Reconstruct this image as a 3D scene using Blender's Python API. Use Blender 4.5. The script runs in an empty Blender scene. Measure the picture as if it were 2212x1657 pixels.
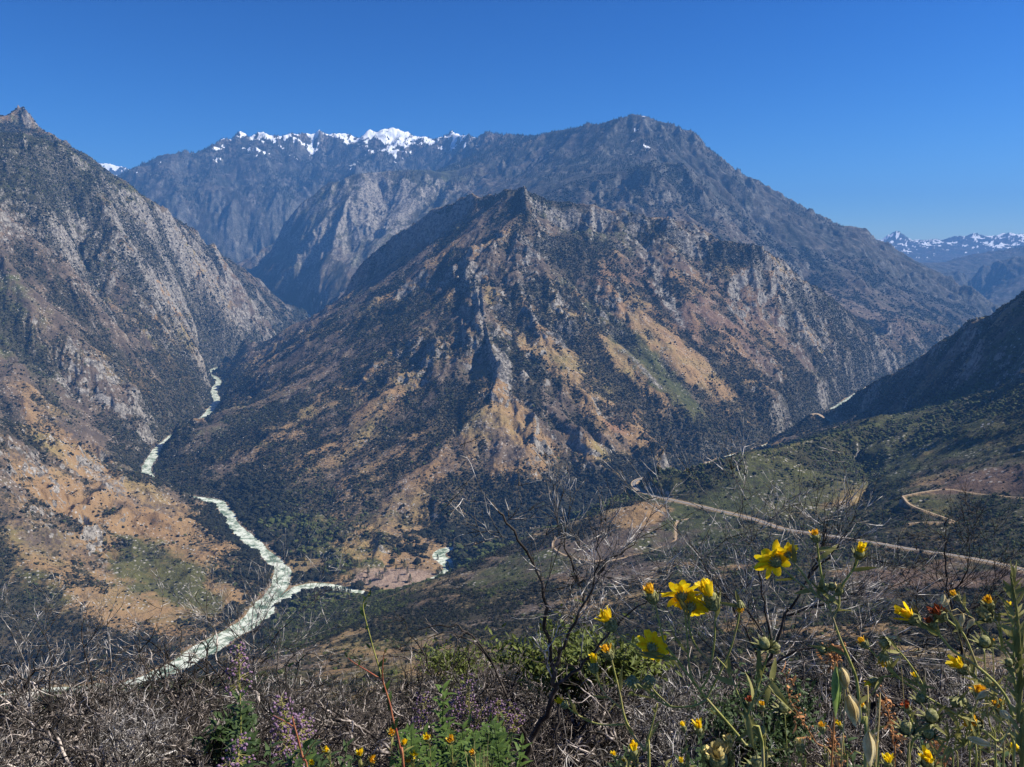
import bpy, math, random, time
import numpy as np
from mathutils import Vector, Matrix
T0 = time.time()
def log(*a): print('[%.1fs]' % (time.time() - T0), *a)
C = bpy.context.scene.collection
rng = np.random.default_rng(7)
# ------------------------------------------------------------------ camera
FPX, CX, CY, HZ = 1720.0, 1106.0, 828.5, 575.0
PITCH = math.atan((CY - HZ) / FPX)
CP, SP = math.cos(PITCH), math.sin(PITCH)
def ray(u, v):
    a = (u - CX) / FPX; b = (CY - v) / FPX
    return np.array([a, CP + b * SP, b * CP - SP])
def P(u, v, Y):                      # point of the place at distance Y north of the viewer
    r = ray(u, v); return r * (Y / r[1])
def R(u, v, z):                      # point of the place at height z
    r = ray(u, v); return r * (z / r[2])
cd = bpy.data.cameras.new('camera'); cam = bpy.data.objects.new('camera', cd); C.objects.link(cam)
cd.sensor_width = 36; cd.lens = 36 * FPX / 2212.0; cd.clip_start = 0.05; cd.clip_end = 60000
cam.rotation_euler = (math.pi / 2 - PITCH, 0, 0)
bpy.context.scene.camera = cam
# ------------------------------------------------------------------ survey lines of the canyon
RIVER_L = [R(130,1500,-737),R(250,1493,-734),R(330,1468,-730),R(400,1430,-726),R(480,1380,-722),R(540,1345,-720),R(575,1305,-718),R(600,1270,-716),R(610,1245,-715),R(603,1222,-714),
           R(560,1185,-712),R(510,1140,-708),R(490,1108,-706),R(470,1085,-703),R(432,1078,-700),R(375,1068,-697),R(318,1024,-693),R(328,990,-689),R(342,968,-686),
           R(380,938,-680),R(412,917,-672),R(440,902,-668),R(455,885,-664),R(468,865,-660),R(462,845,-656),R(472,822,-650),R(456,800,-640)]
RIVER_L = [np.array([-1250.,1180.,-742.])] + RIVER_L + [np.array(p) for p in [(-1700,5500,-600),(-1560,6100,-560),(-1700,6850,-490),(-1950,7400,-420),(-2550,7950,-330),(-3300,8700,-220),(-4300,9700,-100)]]
RIVER_R = [R(575,1305,-718),R(612,1292,-717),R(650,1270,-716),R(705,1266,-715.5),R(765,1279,-715),R(830,1288,-714.5),R(900,1268,-713.5),R(955,1243,-712.5),R(972,1222,-712),R(948,1200,-711),R(965,1187,-710.5),
           R(1030,1184,-709),R(1110,1165,-706),R(1200,1135,-703),R(1320,1090,-699),R(1450,1035,-694),R(1572,988,-690),R(1620,976,-687),R(1660,961,-684)]
RIVER_R += [np.array(p) for p in [(1250,3300,-680),(1650,3900,-670),(2350,4800,-650),(3600,6000,-600),(4600,7200,-560),(5300,8800,-500)]]
W = lambda *a: [np.array(p, float) for p in a]
def PL(*a): return [P(*p) for p in a]
ROAD = [R(1395,1032,-458),R(1380,1036,-458),R(1370,1043,-457.5),R(1373,1053,-456.5),R(1387,1063,-454.5),R(1415,1072,-451),R(1450,1080,-447),R(1505,1092,-441),R(1560,1105,-435),R(1625,1121,-428),R(1690,1142,-416),
        R(1755,1152,-401),R(1820,1162,-386),R(1895,1174,-370),R(1970,1187,-354),R(2035,1196,-340),R(2100,1207,-326),R(2160,1219,-314),R(2212,1232,-304),R(2350,1268,-286)]
FARROAD = PL((1752,896,2890),(1765,894,2900),(1780,902,2860),(1800,912,2820),(1833,926,2760),(1860,934,2700))
TRACK_A = R(1950,1072,-345),R(2000,1062,-340),R(2050,1058,-336),R(2120,1068,-328),R(2212,1076,-318),R(2320,1085,-308)
TRACK_B = R(1950,1072,-345),R(1966,1090,-348),R(2000,1104,-348),R(2040,1118,-349),R(2070,1130,-350)
TRACK_C = R(1962,1131,-357),R(2010,1128,-353),R(2070,1130,-350)
TRAIL = R(1490,1120,-448),R(1462,1130,-452),R(1458,1168,-458),R(1430,1182,-462),R(1390,1197,-466),R(1300,1212,-470),R(1230,1203,-474),R(1195,1182,-478),R(1200,1160,-478)
ridges = [
 # left mountain: crest, back peak
 PL((-260,250,3500),(-150,300,3600),(0,290,4000),(60,290,4100),(130,310,4300),(180,345,4450),(250,400,4700),(300,425,4900),(340,435,5000),(380,475,5300),(440,520,5700),(490,550,5900),(540,590,6200),(570,620,6400),(600,655,6550),(650,675,6700),(670,682,6800)),
 PL((-260,262,5200),(-150,262,5200),(-20,250,5200),(12,250,5200),(28,244,5200),(46,232,5200),(58,252,5220),(66,266,5250),(100,290,5300),(120,300,5350),(148,308,5450),(165,335,5500),(200,365,5600),(240,392,5800),(260,412,6000)),
 PL((180,345,4450),(230,470,4250),(300,560,4200)),
 PL((300,425,4900),(380,560,5050),(470,660,5150),(530,720,5150)),
 PL((60,300,4050),(90,480,3700),(150,620,3450),(230,760,3250),(310,890,3080)),
 # near-left spur
 PL((-200,800,1950),(0,905,2150),(60,925,2200),(130,950,2250),(200,995,2300),(260,1010,2330),(318,1022,2350),(375,1036,2340),(415,1056,2330),(436,1080,2310)),
 PL((60,925,2200),(150,1080,1980),(260,1200,1800),(380,1290,1650)),
 # central mountain crest
 PL((745,637,5200),(755,600,5150),(780,560,5100),(850,500,5000),(890,480,4900),(930,450,4800),(1000,427,4600),(1060,425,4450),(1090,412,4300),(1130,405,4250),(1180,430,4300),(1270,440,4350),(1350,455,4350),(1400,475,4300),(1450,466,4300),(1500,477,4300),(1530,497,4300),(1560,520,4200),(1620,527,4200),(1660,545,4250),(1700,560,4300),(1745,590,4350),(1762,622,4400),(1820,658,4600),(1860,692,4800),(1890,722,4900),(1930,760,4950)),
 PL((745,637,5200),(700,668,5050),(640,702,4900),(560,752,4800),(495,788,4780)),
 PL((1060,425,4450),(1040,500,4050),(1000,545,3850)),
 PL((1130,405,4250),(1145,465,4000),(1100,520,3780),(1060,550,3660),(1020,590,3550),(1035,680,3200),(1075,780,2850),(1060,880,2600),(1050,1000,2350),(1040,1100,2170)),
 PL((1110,520,3800),(1130,640,3380),(1190,770,3000),(1260,840,2850),(1350,900,2760),(1430,965,2650),(1465,1010,2570)),
 PL((1080,790,2830),(1150,850,2700),(1200,900,2600),(1250,950,2520),(1320,1058,2370)),
 PL((1270,440,4350),(1290,560,3900),(1360,650,3600),(1480,740,3400),(1600,830,3250),(1680,910,3130)),
 PL((1180,430,4300),(1200,540,3900),(1260,640,3600),(1330,720,3350),(1450,830,3080),(1560,930,2940)),
 PL((1560,520,4200),(1600,640,4000),(1700,740,3850),(1790,835,3700)),
 PL((1745,590,4350),(1770,690,4300),(1840,760,4250),(1880,790,4250)),
 PL((1020,590,3550),(940,600,3850),(870,625,3900),(800,655,3950),(740,690,3900),(690,720,3800),(620,790,3600),(540,860,3350),(490,890,3150),(448,914,3040),(405,910,3030),(370,922,3000),(346,950,2930),(342,1000,2790)),
 PL((960,600,3780),(950,760,3050),(940,900,2600),(940,1080,2200),(925,1170,2060)),
 PL((740,690,3900),(745,850,3000),(735,1000,2480),(700,1120,2150)),
 # near hill
 PL((500,1500,600),(560,1455,720),(650,1420,900),(780,1350,1050),(870,1300,1180),(1000,1240,1300),(1100,1190,1400),(1200,1140,1500),(1300,1085,1600),(1350,1058,1660)),
 PL((1385,1034,1660),(1420,1022,1620),(1500,1005,1550),(1560,992,1560),(1650,975,1600),(1750,955,1700),(1850,925,1800),(1950,895,1950),(2050,870,1950),(2130,845,1850),(2212,820,1750),(2400,740,1500)),
 PL((1330,1112,1430),(1370,1098,1400),(1420,1108,1400)),
 # right mountain crest and its dark spurs
 PL((1700,925,2960),(1762,891,2930),(1800,880,2850),(1870,842,2750),(1930,812,2700),(2000,762,2600),(2080,700,2450),(2140,662,2350),(2212,620,2250),(2330,560,2100),(2500,480,1900),(2700,420,1800)),
 PL((2000,762,2600),(1985,815,2450),(1960,860,2300)),
 PL((2140,662,2350),(2130,740,2150),(2090,810,2060)),
 # right brown slope
 PL((2000,1035,1300),(2100,1020,1250),(2212,985,1200),(2400,920,1100)),
 # big peak
 PL((1020,300,11500),(1060,293,11000),(1100,291,10400),(1150,297,9700),(1200,283,9200),(1290,268,8900),(1340,251,8700),(1370,243,8600),(1400,243,8600),(1420,255,8600),(1470,277,8500),(1510,290,8400),(1525,315,8350),(1570,350,8300),(1640,400,8200),(1700,435,8100),(1740,457,8000),(1757,456,8000),(1768,475,8000),(1785,488,8000),(1850,487,8000),(1875,502,7900),(1900,535,7800),(1950,562,7700),(2000,580,7600),(2060,600,7500),(2110,635,7300),(2130,660,7100),(2090,695,6500)),
 PL((1150,420,7100),(1190,408,6950),(1240,393,6900),(1300,378,6900),(1360,366,6900),(1430,350,7000),(1478,348,7000),(1500,390,6800),(1530,440,6500),(1550,500,6200)),
 PL((1640,400,8200),(1660,500,7200),(1720,580,6600),(1770,640,6200)),
 PL((1850,487,8000),(1860,560,7000),(1855,608,6350),(1900,665,6050),(1970,695,5750)),
 PL((1950,562,7700),(1990,640,6900),(2040,690,6300)),
 PL((1880,730,5100),(1920,705,5350),(1960,690,5550),(2020,698,5600),(2075,710,5650)),
 # pale rock mountain before the peak
 PL((570,600,8700),(600,520,8600),(640,455,8600),(700,403,8700),(760,372,8800),(800,368,8900),(850,366,9000),(920,366,9000),(960,375,9000),(1000,385,8900),(1060,388,8700),(1130,380,8600),(1200,340,8700),(1290,268,8900)),
 PL((760,372,8800),(740,460,8200),(690,560,7700),(680,640,7300)),
 PL((850,366,9000),(850,450,8400),(800,540,7700),(760,620,7200)),
 PL((960,375,9000),(950,450,8300),(900,520,7600)),
 # snow range
 PL((150,420,10500),(230,400,11000),(255,383,11000),(290,355,11000),(330,352,11200),(380,336,11500),(392,330,11500),(402,321,11500),(415,333,11500),(470,315,12000),(500,303,12500),(530,299,12500),(560,294,12700),(600,293,12800),(640,290,13000),(690,282,13000),(715,293,13200),(740,297,13300),(790,295,13500),(830,283,13500),(870,285,13500),(920,290,13500),(960,297,13500),(990,291,13000),(1020,300,12500)),
 PL((640,290,13000),(560,370,11500),(500,450,10400)),
 PL((740,297,13300),(690,370,12000),(620,440,10700)),
 PL((470,315,12000),(400,390,10900),(360,430,10300)),
 PL((870,285,13500),(830,330,12500),(760,360,11500)),
 # far left snow, far right ranges
 PL((60,350,18000),(120,336,18000),(165,328,18000),(190,330,18000),(210,338,18000),(250,348,18000),(285,354,18000),(330,380,18000)),
 PL((1750,560,20000),(1880,512,20000),(1900,522,20000),(1918,512,20000),(1938,499,20000),(1958,514,20000),(1980,528,20000),(2010,521,20000),(2060,516,20000),(2100,508,20000),(2112,505,20000),(2130,512,20000),(2170,509,20000),(2212,503,20000),(2400,497,20000)),
 PL((1930,585,13500),(2010,578,13000),(2060,560,13000),(2110,545,13000),(2212,530,13000),(2450,518,13000)),
 PL((1980,600,10500),(2040,588,10500),(2090,577,10500),(2150,562,10500),(2212,547,10500),(2450,515,10500)),
]
valleys = [
 PL((765,645,5050),(800,612,4950),(850,578,4850),(900,543,4750),(950,512,4600),(1010,478,4480)),
 PL((1500,540,4180),(1560,568,4120),(1620,582,4110),(1670,602,4160),(1730,645,4230),(1785,690,4330),(1840,732,4500)),
 PL((1150,470,4200),(1230,510,4220),(1310,520,4250)),
 W((-5200,6300,500),(-4600,7300,250),(-4000,8200,-50),(-3300,8700,-220)),
 W((-4300,9700,-100),(-3600,10000,0),(-2900,10200,80),(-2200,10900,400),(-1500,11700,900),(-700,12000,1300)),
 W((-1700,6000,-560),(-1000,5900,-250),(-300,5600,0),(500,5400,80),(1300,5300,-60),(2000,5350,-330),(2500,5300,-600)),
 W((-11000,14500,900),(-7000,14500,700),(-4000,15500,1500),(0,16000,1500),(4500,14500,300),(7000,15500,-200),(14000,16500,-250)),
 W((5300,8800,-500),(7400,9200,-450),(9500,9300,-300)),
 W((5300,8800,-500),(6300,11200,-250),(7600,11900,-150),(10500,12000,0)),
 W((-19000,25500,600),(0,25500,600),(20000,25500,600)),
 # gullies
 PL((1240,560,3850),(1300,690,3400),(1400,815,3070),(1500,935,2850)),
 PL((1120,700,3180),(1180,830,2790),(1280,930,2620),(1390,1040,2480)),
 PL((1000,650,3500),(1010,760,3000),(1000,900,2600),(990,1060,2230)),
 PL((1600,560,4150),(1560,680,3750),(1620,780,3480),(1740,880,3250)),
 PL((150,480,4150),(200,620,3850),(280,740,3600),(370,860,3450)),
 PL((-150,860,2550),(0,925,2500),(100,965,2520),(220,1010,2620)),
 PL((1850,1000,1720),(1880,1050,1500),(1850,1095,1350),(1740,1141,1280)),
 PL((1800,935,2300),(1880,905,2450),(1990,880,2250),(2100,850,2100)),
 # hillside under the viewer
 W((-.5,.6,-1.25),(.5,.6,-1.25)), W((-1.6,2,-1.62),(1.6,2,-1.58)), W((-2.4,3,-2.1),(2.4,3,-2.05)), W((-6.4,8,-5.2),(6.4,8,-5.05)), W((-11,14,-9.6),(11,14,-9.3)), W((-32,40,-28.5),(32,40,-27)), W((-90,100,-69),(0,100,-66.5),(90,100,-62)), W((-300,300,-183),(0,300,-176),(300,300,-160)),
 W((-480,550,-325),(-200,550,-300),(0,550,-282),(250,550,-262),(460,550,-240)),
 W((-800,900,-560),(-450,950,-545)),
 PL((1000,1400,790),(1200,1380,800),(1450,1330,840)), PL((1500,1380,690),(1800,1330,720),(2000,1300,720),(2212,1290,680),(2400,1300,640)),
]
roads_c = [ROAD, FARROAD, list(TRACK_A), list(TRACK_B), list(TRACK_C), list(TRAIL)]
# ------------------------------------------------------------------ surface between the lines
S0, S1 = -0.80, 0.80
L0, L1 = math.log(0.5), math.log(25800.0)
def resample(poly, fr=0.002):
    out = []
    for a, b in zip(poly[:-1], poly[1:]):
        d = np.hypot(*(b - a)[:2]); n = max(2, int(d / (fr * min(a[1], b[1]))))
        t = np.linspace(0, 1, n)[:, None]; out.append(a + (b - a) * t)
    return np.vstack(out)
pts = [resample(p) for p in ridges + valleys + [RIVER_L, RIVER_R] + roads_c]
pts = np.vstack(pts)
def solve():
    h = None
    sizes = [(int(2600 / 2 ** k), int(400 / 2 ** k)) for k in (6, 5, 4, 3, 2, 1, 0)]
    for nr, nc in sizes:
        r = ((np.log(pts[:, 1]) - L0) / (L1 - L0) * (nr - 1)).round().astype(int)
        c = ((pts[:, 0] / pts[:, 1] - S0) / (S1 - S0) * (nc - 1)).round().astype(int)
        ok = (r >= 0) & (r < nr) & (c >= 0) & (c < nc)
        idx = r[ok] * nc + c[ok]
        w = np.bincount(idx, minlength=nr * nc); zz = np.bincount(idx, weights=pts[ok, 2], minlength=nr * nc)
        m = (w > 0).reshape(nr, nc); z = np.where(w > 0, zz / np.maximum(w, 1), 0).reshape(nr, nc)
        if h is None: h = np.full((nr, nc), float(z[m].mean()))
        else:
            rr = np.linspace(0, h.shape[0] - 1, nr); cc = np.linspace(0, h.shape[1] - 1, nc)
            h = bil(h, rr[:, None] + 0 * cc[None], cc[None] + 0 * rr[:, None])
        h[m] = z[m]
        par = (np.add.outer(np.arange(nr), np.arange(nc)) & 1).astype(bool)
        for it in range(400 if nr < 200 else 120 if nr < 1200 else 60):
            for q in (par, ~par):
                p = np.pad(h, 1, mode='edge')
                avg = (p[:-2, 1:-1] + p[2:, 1:-1] + p[1:-1, :-2] + p[1:-1, 2:]) * .25
                u = q & ~m
                h[u] += 1.6 * (avg[u] - h[u]) if nr < 200 else 1.3 * (avg[u] - h[u])
    return h, m
def bil(a, r, c):
    r0 = np.clip(np.floor(r).astype(int), 0, a.shape[0] - 2); c0 = np.clip(np.floor(c).astype(int), 0, a.shape[1] - 2)
    fr = r - r0; fc = c - c0
    return (a[r0, c0] * (1 - fr) + a[r0 + 1, c0] * fr) * (1 - fc) + (a[r0, c0 + 1] * (1 - fr) + a[r0 + 1, c0 + 1] * fr) * fc
base_c, _ = solve(); log('surface solved')
NC = 1400
ys = np.concatenate([np.geomspace(0.55, 300, 210)[:-1], np.geomspace(300, 1100, 480)[:-1], np.geomspace(1100, 14500, 1180)[:-1], np.geomspace(14500, 25500, 90)])
NR = len(ys)
ss = np.linspace(S0, S1, NC)
def sst(a, b, x): t = np.clip((x - a) / (b - a), 0, 1); return t * t * (3 - 2 * t)
def grid_rc(X, Y):
    r = (np.log(Y) - L0) / (L1 - L0) * (base_c.shape[0] - 1); c = (X / Y - S0) / (S1 - S0) * (base_c.shape[1] - 1)
    return r, np.clip(c, 0, base_c.shape[1] - 1)
Y = np.repeat(ys[:, None], NC, 1); X = Y * ss[None]
H0 = bil(base_c, *grid_rc(X, Y))
def blur(a, n):
    for ax in (0, 1):
        k = 2 * n + 1
        p = np.pad(a, [(n + 1, n) if i == ax else (0, 0) for i in (0, 1)], mode='edge')
        cs = np.cumsum(p, axis=ax)
        a = (cs[k:, :] - cs[:-k, :]) / k if ax == 0 else (cs[:, k:] - cs[:, :-k]) / k
    return a
H0 = blur(H0, 1) * (1 - sst(1900, 2300, Y)) + blur(blur(H0, 3), 2) * sst(1900, 2300, Y)
def grad(h):
    hl = np.gradient(h, axis=0) / np.gradient(np.log(ys))[:, None]; hs = np.gradient(h, axis=1) / (ss[1] - ss[0])
    return hs / Y, (hl - ss[None] * hs) / Y
def hsh(ix, iy, seed=0):
    n = (ix.astype(np.int64) * 374761393 + iy.astype(np.int64) * 668265263 + seed * 1442695041) & 0xffffffff
    n = ((n ^ (n >> 13)) * 1274126177) & 0xffffffff; n = n ^ (n >> 16)
    return (n & 0xffff) / 65535.0, ((n >> 16) & 0xffff) / 65535.0
def vnoise(x, y, seed=0):            # value noise, -1..1
    ix, iy = np.floor(x), np.floor(y); fx, fy = x - ix, y - iy
    ux = fx * fx * (3 - 2 * fx); uy = fy * fy * (3 - 2 * fy)
    a = hsh(ix, iy, seed)[0]; b = hsh(ix + 1, iy, seed)[0]; c = hsh(ix, iy + 1, seed)[0]; d = hsh(ix + 1, iy + 1, seed)[0]
    return ((a * (1 - ux) + b * ux) * (1 - uy) + (c * (1 - ux) + d * ux) * uy) * 2 - 1
def fbm(x, y, oct=4, seed=0, gain=.5):
    v = 0; a = 1; t = 0
    for i in range(oct):
        v = v + a * vnoise(x, y, seed + i * 17); t += a; a *= gain
        x, y = (x * .8 - y * .6) * 2.03 + 13.7, (x * .6 + y * .8) * 2.03 - 7.1
    return v / t
def ridged(x, y, oct=4, seed=0, gain=.5):
    v = 0; a = 1; t = 0; w = 1
    for i in range(oct):
        n = 1 - np.abs(vnoise(x, y, seed + i * 17)) * 1.6; v = v + a * n * w; w = np.clip(n * 1.3, 0, 1); t += a; a *= gain
        x, y = (x * .8 - y * .6) * 2.03 + 13.7, (x * .6 + y * .8) * 2.03 - 7.1
    return v / t
def erosion(px, py, dx, dy, seed):
    ix, iy = np.floor(px), np.floor(py); fx, fy = px - ix, py - iy
    va = 0; vx = 0; vy = 0; wt = 0
    for i in (-1, 0, 1):
        for j in (-1, 0, 1):
            hx, hy = hsh(ix + i, iy + j, seed)
            qx = fx - i - hx; qy = fy - j - hy
            w = np.exp(-(qx * qx + qy * qy) * 2.2); m = (qx * dx + qy * dy) * 6.2832
            va = va + np.cos(m) * w; s = -np.sin(m) * w; vx = vx + s * dx; vy = vy + s * dy; wt = wt + w
    return va / wt, vx / wt, vy / wt
def polydist(poly, X, Y, width):     # distance to a polyline near it, and its height there
    d = np.full(X.shape, 1e9, np.float32); z = np.zeros(X.shape, np.float32)
    for a, b in zip(poly[:-1], poly[1:]):
        y0, y1 = min(a[1], b[1]) - width, max(a[1], b[1]) + width
        r0, r1 = np.searchsorted(ys, y0), np.searchsorted(ys, y1)
        if r1 <= r0: continue
        x0, x1 = min(a[0], b[0]) - width, max(a[0], b[0]) + width
        sm = (X[r0:r1] > x0) & (X[r0:r1] < x1); cc = np.where(sm.any(0))[0]
        if not len(cc): continue
        c0, c1 = cc[0], cc[-1] + 1
        x = X[r0:r1, c0:c1]; y = Y[r0:r1, c0:c1]; ab = b - a; L2 = ab[0] ** 2 + ab[1] ** 2
        t = np.clip(((x - a[0]) * ab[0] + (y - a[1]) * ab[1]) / L2, 0, 1)
        dd = np.hypot(x - a[0] - t * ab[0], y - a[1] - t * ab[1])
        better = dd < d[r0:r1, c0:c1]
        d[r0:r1, c0:c1] = np.where(better, dd, d[r0:r1, c0:c1]); z[r0:r1, c0:c1] = np.where(better, a[2] + t * ab[2], z[r0:r1, c0:c1])
    return d, z
def catmull(poly, n=6):
    p = [2 * poly[0] - poly[1]] + list(poly) + [2 * poly[-1] - poly[-2]]; out = []
    for i in range(1, len(p) - 2):
        for k in range(n):
            t = k / n
            out.append(.5 * ((2 * p[i]) + (p[i + 1] - p[i - 1]) * t + (2 * p[i - 1] - 5 * p[i] + 4 * p[i + 1] - p[i + 2]) * t * t + (3 * p[i] - p[i - 1] - 3 * p[i + 1] + p[i + 2]) * t ** 3))
    out.append(p[-2]); return out
RL, RR = catmull(RIVER_L), catmull(RIVER_R)
gapz = (X / Y > -.077) & (X / Y < .185) & (Y < 2800)
RDS = [catmull(r) for r in roads_c]
near = sst(350, 1300, Y)
gx, gy = grad(blur(H0, 3))
gm = np.hypot(gx, gy) + 1e-6
# gullies that run down the slope
wx = fbm(X / 300, Y / 300, 3, 3) * 60; wy = fbm(X / 300 + 50, Y / 300, 3, 5) * 60
EXr = np.where(Y > 6300, 1.0, 0.0); er = np.zeros_like(H0); ax_, ay_ = gy * 1.25 / np.maximum(gm, .25), -gx * 1.25 / np.maximum(gm, .25)
amp = 1.0; f = 1 / 420.0; ddx = 0; ddy = 0; tot = 0
bv, _, _ = erosion((X + wx * 4) / 1300, (Y + wy * 4) / 1300, ax_ * .9, ay_ * .9, 5)
bv2, _, _ = erosion((X + wx * 2) / 760, (Y + wy * 2) / 760, ax_, ay_, 6)
for o in range(5):
    v, vx, vy = erosion((X + wx) * f, (Y + wy) * f, ax_ + ddy, ay_ - ddx, 11 + o)
    er += v * amp; ddx = ddx + vx * amp * .9; ddy = ddy + vy * amp * .9; amp *= .52; f *= 2.0
log('erosion')
steep = sst(.25, .75, gm)
A = 21 * near * (0.35 + 0.65 * steep) * (1 + .35 * sst(5600, 8000, Y))
A = np.where(Y < 1900, A * .35, A); lm = sst(-.27, -.36, X / Y) * sst(2500, 3000, Y) * sst(6600, 6000, Y); A = A * (1 + .7 * lm) * (1 - .55 * sst(.18, .28, X / Y) * sst(2800, 3100, Y) * sst(5600, 4800, Y))
BIG = bv * 75 * sst(6000, 7200, Y) * steep + bv2 * (16 + 22 * lm + 40 * sst(6000, 7200, Y)) * near * steep * sst(1900, 2500, Y)
rkmask = sst(-.15, .45, fbm(X / 380, Y / 380, 4, 21) + .25 * (gm - .6))
crag = ridged(X / 130 + wx / 90, Y / 130, 5, 31, .55)
crag2 = ridged(X / 45, Y / 45, 3, 41, .6)
H = H0 + BIG + er * A + (crag - .45) * near * (14 + 44 * rkmask) * (.5 + .5 * steep) * (1 + .5 * sst(6000, 9000, Y)) + (crag2 - .4) * near * (3 + 9 * rkmask) * sst(900, 2200, Y)
H += fbm(X / 60, Y / 60, 4, 51) * 3.0 * sst(60, 600, Y) + fbm(X / 6, Y / 6, 3, 55) * .25 * sst(2, 8, Y)
far_j = ridged(X / 620, Y / 620, 4, 81, .6); H += (far_j - .35) * 180 * sst(9800, 12000, Y) * (1 - .6 * (Y > 16500)) * sst(400, 1200, H0 + (Y > 16500) * 600)
cr3 = ridged(X / 75, Y / 240, 4, 85, .6); H += (cr3 - .4) * 26 * near * rkmask * steep * sst(1900, 2600, Y)
# rock steps
q = (H + .45 * X + .2 * Y + fbm(X / 300, Y / 300, 4, 61) * 110) / 52.0; fq = q - np.floor(q)
H += rkmask * near * steep * sst(1900, 2600, Y) * 9 * (sst(.35, .65, fq) - fq)
for u_, v_, Y_, hh_, rr_ in [(47, 240, 5200, 42, 75), (28, 246, 5200, 25, 50), (66, 262, 5250, 22, 45), (150, 305, 5450, 40, 60), (120, 298, 5350, 18, 45), (402, 321, 11500, 95, 90), (388, 330, 11500, 70, 90), (520, 300, 12500, 70, 110), (690, 282, 13000, 70, 160), (985, 291, 13000, 60, 130), (1755, 456, 8000, 60, 80), (1130, 405, 4250, 16, 70), (1165, 422, 4270, 22, 70), (1062, 428, 4440, 22, 80), (1020, 432, 4550, 18, 60), (1230, 440, 4320, 22, 60), (1095, 412, 4300, 14, 40), (1345, 455, 4350, 16, 50), (1530, 470, 4300, 18, 50),
        (1938, 505, 20000, 190, 420), (1915, 515, 20000, 60, 250), (1885, 514, 20000, 70, 260), (2060, 515, 20000, 70, 300), (2112, 507, 20000, 110, 330), (2180, 507, 20000, 90, 340), (2150, 510, 20000, 60, 240), (190, 330, 18000, 60, 250), (1855, 606, 6350, 30, 70)]:
    p_ = P(u_, v_, Y_); d_ = np.hypot(X - p_[0], Y - p_[1]) / rr_; H += hh_ * np.maximum(0, 1 - d_) ** 1.2 * (1 + .3 * (crag2 - .5))
# rivers and road beds
dL, zL = polydist(RL, X, Y, 420); dR, zR = polydist(RR, X, Y, 420)
wvar = 1 + .22 * vnoise(X / 45, Y / 45, 71) + .12 * vnoise(X / 16, Y / 16, 72)
dR0 = dR; dR = np.where(gapz, 900., dR); wvar = wvar * (1 + .55 * sst(1950, 1500, Y) * (dL < dR)); dRiv = np.minimum(dL, dR) / wvar; zRiv = np.where(dL < dR, zL, zR)
HB = np.where(dRiv < 420, np.maximum(H, zRiv + 2.0 + .5 * np.minimum(H0 - zRiv, 60)), H)
lo = zRiv + (dRiv - 15) * .12
H = np.where(dRiv < 420, lo + (HB - lo) * sst(18, 75, dRiv), H)
H = np.where(dRiv < 17.5, np.minimum(H, zRiv - 3 + 3.6 * sst(12, 17.5, dRiv)), H)
# gravel bar at the south fork
BAR = R(850, 1248, -709); db = np.hypot((X - BAR[0]) / 95, (Y - BAR[1]) / 60)
dTrack = np.full(X.shape, 1e9)
for rd, wd in zip(RDS, (5.5, 5.5, 1.8, 1.8, 1.8, 1.4)):
    d, z = polydist(rd, X, Y, 60)
    t = sst(wd, wd * 3.2, d); H = np.where(d < 60, z + (H - z) * t, H); dTrack = np.minimum(dTrack, d / wd)
GX, GY = grad(H); SL = np.hypot(GX, GY)
log('heights', H.min(), H.max(), NR, NC)
# ------------------------------------------------------------------ ground cover (what grows or lies where)
n1 = fbm(X / 700, Y / 700, 4, 101); n2 = fbm(X / 160, Y / 160, 4, 103); n3 = fbm(X / 45, Y / 45, 3, 105)
er_n = er / 2.0
rock = np.clip(sst(1.05, 1.75, SL * .8 + .55 * n2 + .35 * rkmask + .25 * n3 + np.where(Y > 6300, .12, 0)), 0, 1)
def region(u0, v0, u1, v1, Ya, Yb):
    # blob of ground given by where it lies (centre and reach on the map)
    a = P((u0 + u1) / 2, (v0 + v1) / 2, (Ya + Yb) / 2); return a
uu = CX + FPX * ss[None] * 1.0 + 0 * Y
leftside = sst(-.18, -.30, X / Y + 0 * Y)
bq_ = (Y * CP - H * SP); U_ = CX + FPX * X / bq_
snowline = np.where(Y > 17000, np.where(X > 0, 700, 1950), 1800)
snow = (1 + 0 * Y - sst(1010, 1060, U_) * (1 - np.exp(-((U_ - 1390) / 32) ** 2) * .8) * (Y < 17000)) * sst(.08, .3, .75 * fbm(X / 55, Y / 110, 4, 112) + .0 * (Y > 9800) + fbm(X / 260, Y / 260, 4, 111) * .8 + (H - snowline - np.where((X > 0) & (Y < 10000), -350, 0)) / 900 + .45 - .55 * SL * .6 - .2) * (Y > 8000)
nearhill = (Y < 2150) & (H > np.where(dRiv < 420, zRiv + 6, -1e9)) & (X / Y > -.33)
nearhill = nearhill | (Y < 1000)
# warm dry grass: 1, thin/grey soil: 0
grass = np.clip(.5 + .9 * n2 + .6 * n1 + .35 * er_n, 0, 1) * sst(7500, 4200, Y)
green = np.clip(.35 + .9 * fbm(X / 420, Y / 420, 4, 107) + .2 * n3, 0, 1)
green = np.where(nearhill, np.clip(green * 1.1 + .25, 0, 1), green * .75)
snow = np.clip(snow, 0, 1)
# shrub cover 0..1
cover = .50 + .75 * n2 + .45 * n3 - .6 * er_n + .2 * n1
cover = cover - .35 * rock
cover += .55 * sst(220, 40, np.minimum(dL, dR0)) * (dRiv > 22)
cover += np.where(nearhill, .10, 0)
bar = sst(1.1, .75, db + .25 * n3)
cover = np.clip(cover, 0, 1) * (1 - bar) * (dTrack > 1.3) * (dRiv > 19)
forest = sst(260, 60, np.minimum(dL, dR0)) * (Y < 2900) * (X > -900) * (SL < .9)
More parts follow.
